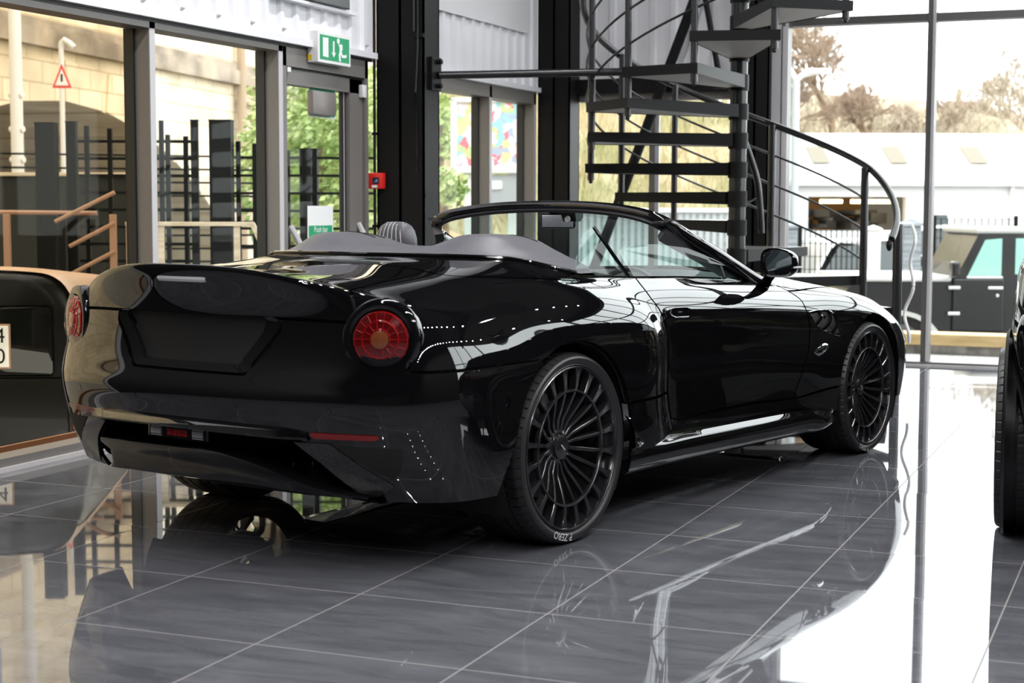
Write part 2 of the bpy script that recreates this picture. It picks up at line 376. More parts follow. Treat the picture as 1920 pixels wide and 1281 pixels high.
car = thing('convertible_car', 'glossy black open-top sports car with grey leather seats parked on the tiled floor', 'car', (-2.93786683, 5.72902576, 0), -0.2285)
for s in (1, -1):
    panel('rear_quarter_panel', [(2.5, 8, 5, 10), (3.25, 8, 4, 5), (6, 8, 2, 4), (6.6, 8, 10, 12)], paint, car, [cut_rear_arch], s)
    panel('door', [(8, 11, 1, 12)], paint, car, (), s)
    panel('front_fender', [(11, 15, 1, 9), (12.5, 15, 0, 1)], paint, car, [cut_front_arch], s)
    panel('side_sill', [(6, 8, 0, 2), (8, 12.5, 0, 1)], paint, car, [cut_rear_arch, cut_front_arch], s)
panel('boot_lid', [(0, 2.5, 5, 10)], paint, car, (), 0)
panel('tonneau_panel', [(0, 6.6, 10, 12)], paint, car, (), 0)
cut_dif = lambda p: np.where(p[..., 1] < -.5, sd_poly(p[..., [0, 2]], [(-.70, .47), (.70, .47), (.60, .21), (-.60, .21)]), 1.0)
panel('rear_bumper', [(0, 3.25, 0, 5), (3.25, 6, 0, 4)], paint, car, [cut_rear_arch, cut_plate, cut_dif], 0)
panel('bonnet', [(11, 17, 9, 12), (15, 17, 6, 9)], paint, car, (), 0)
panel('front_bumper', [(15, 17, 0, 6)], paint, car, (), 0)
# dark structure behind the skin, seen through shut lines and openings
panel('inner_structure', [(0, 17, 2, 12)], matte_black, car, [cut_rear_arch, cut_front_arch], 0, offset=-.022, flange=0, gap=0, subu=5, subv=4)

def sheet(x, z, u0=2.0, v0=3.0):
    u, v = S_solve((0, 2), (abs(x), z), u0, v0); p = S(u, v); n = S_n(np.array(u), np.array(v))
    if n[1] > 0: n = -n
    return np.array([math.copysign(p[0], x) if x else p[0], p[1], p[2]]), np.array([math.copysign(1, x) * n[0], n[1], n[2]])

# ------------------------------------------------------------------ number plate recess
def tz(hw_t, hw_b, z0, z1, r, n=6):
    """rounded trapezoid outline in (x,z)"""
    K = [((hw_b - r), z0 + r, -90, 0), ((hw_t - r), z1 - r, 0, 90), (-(hw_t - r), z1 - r, 90, 180), (-(hw_b - r), z0 + r, 180, 270)]
    return [(cx + r * math.cos(math.radians(a0 + (a1 - a0) * k / n)), cz + r * math.sin(math.radians(a0 + (a1 - a0) * k / n))) for cx, cz, a0, a1 in K for k in range(n + 1)]
def dens(P, k=5): return [(P[i][0] + (P[(i + 1) % len(P)][0] - P[i][0]) * t / k, P[i][1] + (P[(i + 1) % len(P)][1] - P[i][1]) * t / k) for i in range(len(P)) for t in range(k)]
o1, o2 = dens(tz(.401, .296, .676, .870, .035)), dens(tz(.352, .250, .702, .868, .022))
R1 = [tuple(sheet(x, z)[0] + np.array([0, .002, 0])) for x, z in o1]; R2 = [tuple(sheet(x, z)[0] + np.array([0, .006, 0])) for x, z in o2]
R3 = [(x, y + .055, z) for x, y, z in R2]; n_ = len(R1)
mb = MB(); mb.add(R1 + R2, [(i, (i + 1) % n_, n_ + (i + 1) % n_, n_ + i) for i in range(n_)]); mb.add(R2 + R3, [(i, (i + 1) % n_, n_ + (i + 1) % n_, n_ + i) for i in range(n_)])
su = mb.build('number_plate_surround', paint, car, True, 30)
MB().prism([(x * 1.02, -.965, .785 + (z - .785) * 1.02) for x, _, z in R3], (0, .01, 0)).build('number_plate_mount', gloss_black, su)

# ------------------------------------------------------------------ high brake lamp under the spoiler lip
mb = MB(); G = []
xs = np.linspace(-.100, .136, 41)
for i, x in enumerate(xs):
    a = S_solve((0, 2), (abs(x), .991), .3, 5.9); p = S(*a); e = max(0, (abs(x - .018) - .108) / .01); h = .0105 * math.sqrt(max(.05, 1 - e * e)); d = .003 + .0012 * math.sin(i * PI)
    G.append([(x, p[1] + .004, .991 - h), (x, p[1] - d, .991 - h * .8), (x, p[1] - .006 - .0015 * (i % 2), .991), (x, p[1] - d - .003, .991 + h * .8), (x, p[1] + .002, .991 + h)])
MB().grid(G).build('brake_lamp_bar', lamp_clear, car, True, 25)

# ------------------------------------------------------------------ round tail lamps
def tail_lamp(s):
    c, n = sheet(.762 * s, .806, 3, 4.6)
    ax = Vector((.42 * s, -.91, .03)).normalized(); c = Vector(c) + ax * .012
    xx = Vector((0, 0, 1)).cross(ax).normalized(); zz = ax.cross(xx)
    T = Matrix((xx, ax, zz)).transposed().to_4x4(); T.translation = c
    def lz(prof, seg=48):
        m = MB().lathe(prof, 'y', seg); m.v = [tuple(T @ Vector(p)) for p in m.v]; return m
    bez_ = lz([(.137, -.05), (.135, -.022), (.130, -.013), (.122, -.009), (.112, -.009), (.101, -.011), (.0965, -.022), (.06, -.03)]).build('tail_lamp', paint, car, True, 40)
    lz([(.0955, -.016), (.090, -.008), (.06, -.002), (.0, .0)]).build('lamp_reflector', lamp_red, bez_, True)
    m = MB()
    for r0, r1, nn in ((.034, .060, 14), (.063, .090, 18)):
        for r in (r0, r1):
            q = MB().lathe([(r - .0016, .0005 - (r / .0925) ** 2 * .010), (r, .0045 - (r / .0925) ** 2 * .010), (r + .0016, .0005 - (r / .0925) ** 2 * .010)], 'y', 48); m.add(q.v, q.f)
        for k in range(nn):
            a = 2 * PI * k / nn; ca, sa = math.cos(a), math.sin(a)
            def pt(r, t, h): return (r * ca - t * sa, h - (r / .0925) ** 2 * .010, r * sa + t * ca)
            m.add([pt(r0, -.0016, 0), pt(r1, -.0016, 0), pt(r1, 0, .0045), pt(r0, 0, .0045), pt(r1, .0016, 0), pt(r0, .0016, 0)], [(0, 1, 2, 3), (3, 2, 4, 5)])
    m.v = [tuple(T @ Vector(p)) for p in m.v]; m.build('lamp_grid', lamp_line, bez_)
    lz([(.031, -.004), (.030, .006), (.018, .009), (0, .010)], 32).build('indicator_bulb', lamp_amber, bez_, True)['label'] = 'amber indicator bulb'
    lz([(.0965, -.006), (.087, .007), (.065, .015), (.035, .019), (0, .020)]).build('lens', clear_glass, bez_, True)
for s in (1, -1): tail_lamp(s)

# ------------------------------------------------------------------ lower tail: ledge, valance, outlets, exhausts, diffuser
G = []
for x in np.linspace(-.56, .53, 45):
    p, n = sheet(x, .508 - .012 * min(1, (x / .72) ** 2), 2, 2); z = p[2] + .006; k = .5 + .5 * math.cos(PI * min(1, max(0, (abs(x) - .42) / .12)))
    G.append([(x, p[1] + .03, z + .002), (x, p[1] + .006, z - .002), (x, p[1] - .018 * k, z - .020), (x, p[1] - .030 * k, z - .036), (x, p[1] - .026 * k, z - .043), (x, p[1] + .03, z - .050), (x, p[1] + .12, z - .052)])
MB().grid(G).build('rear_ledge', paint, car, True, 40)
# back wall of the exhaust recess
G = [[(x, -.83 + .10 * (abs(x) / .7) ** 3, z) for z in (.24, .30, .36, .42, .50)] for x in np.linspace(-.74, .74, 25)]
MB().grid(G).build('diffuser_recess', matte_black, car, True)
# exhaust tips: two on each side
for s in (1, -1):
    for x, z in ((.335, .362), (.535, .366)):
        m = MB().lathe([(.050, .08), (.052, -.06), (.056, -.066), (.060, -.06), (.060, .08)], 'y', 32, (x * s, -.84, z), closed=True); e = m.build('exhaust_tip', gloss_black, car, True)
        MB().lathe([(.051, .02), (0, .02)], 'y', 32, (x * s, -.84, z)).build('exhaust_bore', matte_black, e)
# diffuser blade
top = [(-.500, -.985, .384), (-.47, -1.005, .392), (-.30, -1.035, .397), (-.05, -1.05, .400), (.14, -1.05, .402), (.24, -1.045, .390), (.36, -1.03, .366), (.50, -1.0, .324), (.62, -.95, .292), (.72, -.90, .275)]
bot = [(-.545, -.90, .262), (-.51, -.905, .262), (-.32, -.915, .266), (-.05, -.925, .270), (.15, -.925, .275), (.25, -.92, .274), (.37, -.91, .268), (.50, -.89, .264), (.63, -.87, .260), (.73, -.86, .256)]
tp, bp_ = smooth_path(top, 6), smooth_path(bot, 6); G = []
for a, b in zip(tp, bp_):
    d = b - a; G.append([a + Vector((0, .10, -.004)), a + Vector((0, .012, .003)), a, a + d * .12 + Vector((0, -.004, 0)), a + d * .45 + Vector((0, .022, .004)), a + d * .8 + Vector((0, .016, 0)), b, b + Vector((0, .02, -.006)), b + Vector((0, .16, .0))])
MB().grid(G).build('diffuser_blade', paint, car, True, 50)
# fog and reversing lamp cluster under the ledge
fog = MB().bbox(-.215, .085, -1.012, -.96, .418, .468, .006).build('rear_fog_cluster', gloss_black, car)
for x0 in (-.195, .015):
    m = MB()
    for i in range(5): m.bbox(x0 + i * .0105, x0 + i * .0105 + .009, -1.018, -1.008, .434, .456, .002)
    for z in (.428, .4585): m.bbox(x0, x0 + .052, -1.017, -1.010, z, z + .003, .001)
    m.build('reversing_lamp', lamp_clear, fog)['label'] = 'clear reversing lamp'
m = MB()
for i in range(4): m.bbox(-.112 + i * .026, -.090 + i * .026, -1.017, -1.010, .432, .457, .002)
m.build('fog_lamp', lamp_line, fog)['label'] = 'red fog lamp'
# side outlets with mesh, carbon blade and red reflector
for s in (1, -1):
    def on_sheet(name, poly, mat, par, off, **k):
        P = [(x * s, z) for x, z in poly]
        return panel(name, [(1.2, 4.6, 0, 3)], mat, par, [lambda p: np.where(p[..., 1] < -.4, -sd_poly(p[..., [0, 2]], P), -1.0)], s, offset=off, subu=40, subv=24, gap=0, **k)
    pod = [(.465, .497), (.62, .503), (.74, .502), (.80, .498), (.832, .480), (.842, .45), (.838, .41), (.815, .36), (.77, .31), (.71, .272), (.66, .262), (.56, .40)]
    ou = on_sheet('rear_outlet', pod, gloss_black, car, -.002)
    on_sheet('outlet_carbon_blade', [(.47, .455), (.60, .455), (.78, .315), (.715, .274), (.665, .266), (.56, .385)], carbon, ou, .004, flange=.006)
    on_sheet('outlet_mesh', [(.625, .447), (.835, .447), (.832, .41), (.81, .362), (.785, .335)], matte_black, ou, .001, flange=.004)
    on_sheet('rear_reflector', [(.535, .486), (.545, .491), (.77, .490), (.775, .484), (.76, .474), (.55, .472)], refl_red, ou, .005, flange=.006)['label'] = 'red reflector strip'
# parking sensors
for x in (-.62, -.25, .25, .62):
    p, n = sheet(x, .565, 2, 3); p = Vector(p); n = Vector(n)
    MB().cyl(p - n * .004, p + n * .0012, .0115, 20).build('parking_sensor', gloss_black, car)
# ------------------------------------------------------------------ wheels (face plane x=0, inboard is -x)
wheels_done = 1
def tyre_mesh(Rt=.3562, sipes=60):
    prof = [(.298, -.016), (.303, -.004), (.307, .003), (.3095, .0045), (.312, .003), (.318, .009), (.326, .0125), (.334, .0125), (.341, .008), (.3425, .0085), (.3440, .0055), (.3485, -.004), (.3525, -.014), (.3545, -.022)]
    tread = [-.028, -.034, -.040, -.046, -.052, -.058, -.0595, -.0605, -.067, -.0685, -.0695, -.08, -.095, -.1065, -.1075, -.1165, -.1175, -.125, -.135, -.145]
    tr = []
    for x in tread:
        g = 1 if -.0685 <= x <= -.0605 or -.1165 <= x <= -.1075 else 0
        tr.append((Rt - .0016 * ((x + .145) / .117) ** 2 - .006 * g, x))
    half = prof + tr; full = half + [(r, -.29 - x) for r, x in half[-2::-1]]
    sub = 8; n = sipes * sub; V = []; m = len(full)
    for k in range(n):
        for i, (r, x) in enumerate(full):
            ph = (k / sub) % 1.0; xx = x if x > -.145 else -.29 - x; rr = r
            if .3465 < r and xx > -.0595 and xx < .002:      # shoulder blocks
                sh = (ph + (xx + .06) * 3.0) % 1.0
                if sh < .13 and r > .3475: rr = r - .0045
            elif -.1065 < xx < -.0695:
                sh = (ph + .5 + (xx + .07) * 9.0) % 1.0
                if sh < .13: rr = r - .004
            elif xx <= -.1175:
                sh = (ph * .5 + .2 + xx * 7) % 1.0
                if sh < .10 and x > -.145: rr = r - .004
            a = 2 * PI * k / n; V.append((x, rr * math.cos(a), rr * math.sin(a)))
    Fc = [(k * m + i, ((k + 1) % n) * m + i, ((k + 1) % n) * m + i + 1, k * m + i + 1) for k in range(n) for i in range(m - 1)]
    return V, Fc
def ring_text(body, size, ang, radius, x, out=True, ext=.0008):
    """letters bent round the sidewall; ang (degrees, 0 = forward, 90 = up) is the middle of the word"""
    V, Fc = text_mesh(body, size, 0.0); R = []
    for v in V:
        a = math.radians(ang) - v.x / radius if out else math.radians(ang) + v.x / radius
        r = radius + v.y if out else radius - v.y
        R.append((x - 6.0 * (r - .326) ** 2, r * math.cos(a), r * math.sin(a)))
    return R, Fc
def build_wheel(name, parent):
    m = MB()
    m.lathe([(.300, -.004), (.3045, .001), (.3045, .004), (.302, .0065), (.2985, .0065), (.296, .003), (.294, -.008), (.286, -.03), (.276, -.07), (.266, -.12), (.264, -.22), (.290, -.245), (.303, -.250)], 'x', 96)
    w = m.build(name, wheel_paint, parent, True, 40)
    V, Fc = tyre_mesh(); t = link_mesh('tyre', V, Fc, rubber, w, True, None, 28)
    V, Fc = ring_text('P ZERO', .037, -104, .3258, .0139); bm = MB().add(V, Fc); bm.build('tyre_lettering', white_ink, w, recalc=False)['label'] = 'white sidewall lettering'
    # inner ring
    MB().lathe([(.2085, -.020), (.2085, -.006), (.2105, -.0035), (.2165, -.0035), (.2185, -.006), (.2185, -.022)], 'x', 96, closed=True).build('spoke_ring', wheel_paint, w, True, 40)
    N_ = 20
    def spoke(k):
        a = 2 * PI * (k + .5) / N_; c_, s_ = math.cos(a), math.sin(a)
        def P(r, t, x): return (x, r * c_ - t * s_, r * s_ + t * c_)
        m = MB()
        # outer leg: from ring to rim, flaring at the rim
        st = [(.214, .0085, -.006), (.235, .0085, -.004), (.262, .0100, -.003), (.282, .0135, -.002), (.2955, .022, .000)]
        rows = []
        for r, h, x in st: rows.append([P(r, -h * 1.0, x - .030), P(r, -h, x - .003), P(r, -h + .002, x), P(r, h - .002, x), P(r, h, x - .003), P(r, h * 1.0, x - .030)])
        m.grid(rows)
        # inner leg: dips toward the hub
        st = [(.214, .0060, -.007), (.19, .0062, -.014), (.15, .0066, -.030), (.118, .0068, -.044), (.104, .0066, -.050), (.085, .0064, -.053), (.055, .0058, -.056)]
        rows = []
        for r, h, x in st: rows.append([P(r, -h * 1.25, x - .026), P(r, -h, x - .002), P(r, -h * .62, x), P(r, h * .62, x), P(r, h, x - .002), P(r, h * 1.25, x - .026)])
        m.grid(rows)
        return m.build('spoke', wheel_paint, w, True, 30)
    for k in range(N_): spoke(k)
    m = MB().lathe([(.070, -.10), (.070, -.066), (.062, -.058), (.046, -.056), (.0445, -.046), (.036, -.0415), (0, -.0405)], 'x', 48)
    m.build('hub', wheel_paint, w, True, 30)
    MB().bbox(-.0410, -.0395, -.016, .016, -.0022, .0022, .0006, Matrix.Rotation(math.radians(-42), 4, 'X')).build('hub_badge', lamp_clear, w)
    for k in range(5):
        a = 2 * PI * k / 5; MB().cyl((-.062, .056 * math.cos(a), .056 * math.sin(a)), (-.052, .056 * math.cos(a), .056 * math.sin(a)), .007, 6).build('wheel_nut', gloss_black, w)
    MB().lathe([(.09, -.135), (.195, -.135), (.195, -.165), (.09, -.165)], 'x', 64, closed=True).build('brake_disc', disc_steel, w, True, 30)
    G = []
    for a in np.linspace(math.radians(150), math.radians(215), 14): G.append([(x, r * math.cos(a), r * math.sin(a)) for x, r in ((-.175, .13), (-.105, .13), (-.098, .165), (-.105, .205), (-.175, .205))])
    MB().grid(G).build('brake_caliper', satin, w, True, 30)
    return w
wr = build_wheel('wheel', car); wr.location = (.94, 0, .3545)
for loc, rz, sc_ in (((.94, 2.74, .3328), 0, .9392), ((-.94, 0, .3545), PI, 1), ((-.94, 2.74, .3328), PI, .9392)):
    w2 = copy_tree(wr, car); w2.location = loc; w2.rotation_euler = (0 if rz == 0 else 0, 0, rz); w2.scale = (sc_,) * 3
wr.rotation_euler = (0, 0, 0)
# wheel wells and underbody
for s in (1, -1):
    for y, z, r in ((-.015, .362, .405), (2.765, .342, .385)):
        m = MB().lathe([(r, .955 * s), (r, .60 * s), (0.05, .58 * s)], 'x', 40, (0, y, z), ang=(-.35 * PI / 2, PI + .35 * PI / 2)); m.v = [p if p[0] * s < .9 else (p[0] - .03 * s, p[1], p[2]) for p in m.v]
        m.build('wheel_arch_liner', matte_black, car, True)
# thin rolled lip round each arch
def arch_lip(s, cy, cz, r, a0, a1, solve0):
    R = []
    for a in np.linspace(a0, a1, 48):
        y, z = cy + r * math.cos(a), cz + r * math.sin(a); u, v = S_solve((1, 2), (y, z), *solve0); p = S(u, v); R.append(Vector((s * (p[0] + .001), y, z)))
    MB().sweep(R, [(-.0, -.004), (.006, -.002), (.006, .003), (-.03, .003), (-.03, -.004)], up=(s, 0, 0)).build('arch_lip', paint, car, True, 40)
m = MB().bbox(-.70, .70, .45, 2.25, .185, .25, .02); m.bbox(-.58, .58, -.72, .5, .245, .32, .02); m.bbox(-.55, .55, 2.2, 3.4, .2, .3, .02); m.build('underbody', matte_black, car)
MB().cyl((-.62, 0, .34), (.62, 0, .34), .05).build('rear_axle', matte_black, car)
# ------------------------------------------------------------------ side skirts
for s in (1, -1):
    G = []
    for y in list(np.linspace(.36, 2.02, 30)) + list(np.linspace(2.06, 2.36, 10)):
        f = min(1, max(0, (y - .36) / .5)); e = max(0, (y - 2.05) / .31); rr = max(0, (.62 - y) / .26)
        out = .975 - .012 * f - .03 * e * e + .010 * math.sin(min(1, e) * PI); zt = .385 - .085 * min(1, max(0, (y - .5) / 1.6)) + .06 * rr * rr; zb = .205 - .030 * max(0, (y - .5) / 1.7) - .006 * math.sin(e * PI)
        xin = .897 + .018 * max(0, (y - 1.6) / .7) + .055 * rr
        zm = zb + .085 - .03 * e
        row = [(xin - .01, zt), (xin + .004, zt - .02), (xin + .016 + .02 * rr, zt - .055), (xin + .034 + .01 * rr, zm + .030), (out - .014, zm + .012), (out - .002, zm - .006), (out, zm - .03), (out - .010, zb + .018), (out - .03, zb + .002), (out - .09, zb), (.80, zb + .01)]
        G.append([(x * s, y, z) for x, z in row])
    # closed front bulb
    c = np.array(G[-1]).mean(0); G.append([tuple(np.array(p) * .55 + c * .45 + np.array([0, .022, 0])) for p in G[-1]]); G.append([tuple(c + np.array([0, .026, 0]))] * len(G[0]))
    MB().grid(G).build('side_skirt', paint, car, True, 60)

# ------------------------------------------------------------------ windscreen
half = [(.790, 1.93, .855), (.765, 1.77, .915), (.742, 1.60, .985), (.718, 1.43, 1.055), (.690, 1.29, 1.114), (.650, 1.215, 1.162), (.580, 1.200, 1.196), (.47, 1.215, 1.219), (.33, 1.235, 1.235), (.17, 1.255, 1.244)]
pts = half + [(0, 1.265, 1.247)] + [(-x, y, z) for x, y, z in reversed(half)]
path = smooth_path(pts, 6)
def prof_frame(a, b): return [(-a, -b * .6), (-a * .6, -b), (a * .5, -b), (a, -b * .55), (a, b * .3), (a * .55, b * .9), (0, b), (-a * .6, b * .8), (-a, b * .2)]
scl = [.95 + .35 * min(1, max(0, (1.20 - p.z) / .18)) for p in path]
wf = MB().sweep(path, prof_frame(.021, .026), up=(0, -.5, .86), scale=scl).build('windscreen_frame', paint, car, True, 40)
MB().sweep([p + Vector((-.030 * p.x / .7, -.012, -.018)) for p in path[20:-20]], [(-.010, -.008), (.010, -.008), (.010, .006), (-.010, .006)], up=(0, -.5, .86)).build('header_trim', leather_dark, wf, True, 40)
for s in (1, -1):
    MB().sweep([Vector(p) + Vector((-.020 * s if p[0] * s > 0 else 0, -.028, -.022)) for p in [(x * s, y, z) for x, y, z in half[1:6]]], [(-.024, -.045), (.016, -.034), (.016, .012), (-.016, .014)], up=(0, -.5, .86)).build('pillar_trim', leather_dark, wf, True, 40)
    MB().sweep([Vector((.625 * s, 1.205, 1.176)), Vector((.648 * s, 1.190, 1.180)), Vector((.672 * s, 1.178, 1.186))], [(-.016, -.012), (.016, -.012), (.014, .012), (-.014, .012)], scale=[1.1, .9, .25]).build('header_seal_end', leather_dark, wf, True, 50)
    MB().bbox(.612 * s - .03, .612 * s + .03, 1.165, 1.20, 1.158, 1.182, .008).build('roof_latch', satin, wf, True)
G = []
for t in np.linspace(0, 1, 21):
    top = path[int(round((.24 + .52 * t) * (len(path) - 1)))]; x = .725 * (1 - 2 * t); yb = 2.38 - .47 * (abs(x) / .725) ** 1.8; zb = .935 - .03 * (abs(x) / .725) ** 2
    a = Vector(top) + Vector((0, .0, 0)); b = Vector((x, yb, zb)); G.append([tuple(a.lerp(b, k) + Vector((0, 0, .035 * math.sin(PI * k)))) for k in np.linspace(0, 1, 9)])
MB().grid(G).build('windscreen', car_glass, car, True, None, recalc=False)
# cowl below the screen and dashboard
G = []
for x in np.linspace(-.76, .76, 33):
    q = abs(x) / .76; yb = 2.40 - .49 * q ** 1.8; G.append([(x, yb + .03, .915 - .03 * q * q), (x, yb - .10, .925 - .03 * q * q), (x, yb - .35, .915 - .02 * q * q), (x, 1.52, .885), (x, 1.46, .865), (x, 1.44, .80), (x, 1.47, .60)])
MB().grid(G).build('dashboard', leather_dark, car, True, 40)
m = MB().lathe([(.175, -.010), (.185, -.016), (.195, -.010), (.195, .006), (.185, .012), (.175, .006)], 'y', 40, closed=True); m.cyl((0, .0, 0), (0, .05, 0), .05, 20)
for a in (0, 130, 230): m.bbox(-.018, .018, -.004, .010, 0, .18, .004, Matrix.Rotation(math.radians(a + 90), 4, 'Y'))
m.cyl((0, .02, 0), (0, .30, -.06), .025, 12)
sw = m.build('steering_wheel', leather_dark, car, True, 35); sw.location = (.37, 1.28, .79); sw.rotation_euler = (math.radians(-22), 0, 0)
# ------------------------------------------------------------------ interior mirror and overhead pod
m = MB(); m.bbox(-.082, .082, -.012, .020, -.036, .036, .011); im = m.build('interior_mirror', gloss_black, car, True, 40); im.location = (-.004, 1.31, 1.178); im.rotation_euler = (math.radians(4), 0, math.radians(24))
MB().bbox(-.074, .074, -.0145, -.012, -.029, .029, .001).build('mirror_glass', mirror_mat, im)
MB().tube([(0, .01, .02), (0, .06, .05)], .008).build('mirror_arm', gloss_black, im, True)
m = MB()
m.sweep([(-.05, 1.33, 1.205), (.10, 1.325, 1.205)], [(.03, .02), (-.035, .02), (-.035, -.012), (-.015, -.03), (.02, -.03)]); pod_ = m.build('overhead_pod', satin, car, True, 30)
MB().lathe([(.016, -.006), (.013, -.012), (0, -.012)], 'y', 24, (.062, 1.296, 1.185)).build('map_lamp', lamp_clear, pod_, True)
# ------------------------------------------------------------------ leather humps behind the seats
LX = [0, .215, .37, .51, .61, .68, .735, .775]
def y_in(x): return float(np.interp(abs(x), LX, [-.05, -.04, -.02, .02, .06, .10, .17, .33]))
def z_in(x): return float(np.interp(abs(x), LX, [1.052, 1.052, 1.050, 1.047, 1.042, 1.03, 1.010, .978]))
def sm(t): t = min(1, max(0, t)); return t * t * (3 - 2 * t)
G = []; YF = .42
def hump_h(x, y):
    ax = abs(x); d = y - y_in(x); base = .022 * sm(d / .16) * sm((.73 - ax) / .26)
    return base + .060 * math.exp(-abs((ax - .395) / .16) ** 2.6) * sm((d + .03) / .20) * (1 - .22 * sm((d - .26) / .2))
for x in np.linspace(-.77, .77, 89):
    r = []; y0 = y_in(x) - .004; yf = max(YF - .05 * abs(abs(x) - .395), y0 + .03)
    for k in np.linspace(0, 1, 21):
        y = y0 + (yf - y0) * k; r.append((x, y, z_in(x) + .003 + hump_h(x, y)))
    yy, zz = r[-1][1], r[-1][2]
    r += [(x, yy + .018, zz - .010), (x, yy + .026, zz - .04), (x, yy + .02, .90), (x, yy + .02, .50)]
    G.append(r)
hump = MB().grid(G).build('seat_humps', leather, car, True, 55)
pl = [(x, y_in(x) - .006, z_in(x) + .004) for x in np.linspace(-.765, .765, 61)]
MB().tube(pl, .0075, 8).build('hump_edging', gloss_black, hump, True)
for s in (1, -1):
    for dy in (.035, .10):
        L = []
        for t in np.linspace(0, 1, 13):
            x = .395 + .24 * (t - .5); y = YF - dy - .03 * math.sin(PI * t); L.append((x * s, y, z_in(x) + .004 + hump_h(x, y)))
        if dy < .05 or s < 0: MB().tube(L, .0028, 6).build('hump_seam', matte_black, hump, True)
# ------------------------------------------------------------------ seats
def seat(s, drop=0.0, lean=0.0):
    root = None
    def shape(prof, w0, w1, name, par, mat):
        # prof: (y, z, halfwidth, thickness) up the back
        G = []
        for (y, z, hw, th) in prof:
            ring = []
            for a in np.linspace(0, 2 * PI, 25)[:-1]:
                ca, sa = math.cos(a), math.sin(a); ring.append((hw * math.copysign(abs(ca) ** .55, ca), y + th * math.copysign(abs(sa) ** .7, sa), z))
            ring.append(ring[0]); G.append(ring)
        m = MB().grid(G); n = len(G[0]); m.f.append(tuple(range(n - 1))); m.f.append(tuple((len(G) - 1) * n + i for i in range(n - 1))); m.mi += [0, 0]
        return m.build(name, mat, par, True, 60)
    back = shape([(.70, .50, .22, .08), (.68, .62, .24, .085), (.65, .80, .235, .08), (.63, .92, .22, .075), (.62, 1.0, .19, .065), (.615, 1.03, .12, .04)], 0, 0, 'seat_back', car, leather)
    back.location = (.385 * s - (.01 if s < 0 else 0), lean, -drop)
    MBs = MB(); MBs.bbox(-.24, .24, .72, 1.25, .34, .50, .05); MBs.build('seat_cushion', leather, back, True, 40)
    hr = shape([(.610, 1.03, .088, .040), (.608, 1.06, .100, .050), (.606, 1.10, .099, .052), (.606, 1.135, .088, .048), (.606, 1.157, .072, .040), (.606, 1.170, .050, .026), (.606, 1.175, .024, .010)], 0, 0, 'headrest', back, leather)
    for x in (-.062, -.036, -.010, .016, .042, .066):
        L = []
        for z in np.linspace(1.045, 1.172, 12):
            hw = np.interp(z, [1.03, 1.06, 1.10, 1.135, 1.157, 1.170, 1.175], [.088, .100, .099, .088, .072, .050, .024]); th = np.interp(z, [1.03, 1.06, 1.10, 1.135, 1.157, 1.170, 1.175], [.040, .050, .052, .048, .040, .026, .010])
            q = min(.97, abs(x) / hw * .9); L.append((x * (1 - .35 * ((z - 1.05) / .13) ** 2) if z > 1.05 else x, .607 - th * (1 - q ** 3.6) ** .42 - .001, z))
        MB().tube(L, .0026, 6).build('piping', stitch, back, True)
    return back
seat(-1); seat(1, drop=.15, lean=.10)
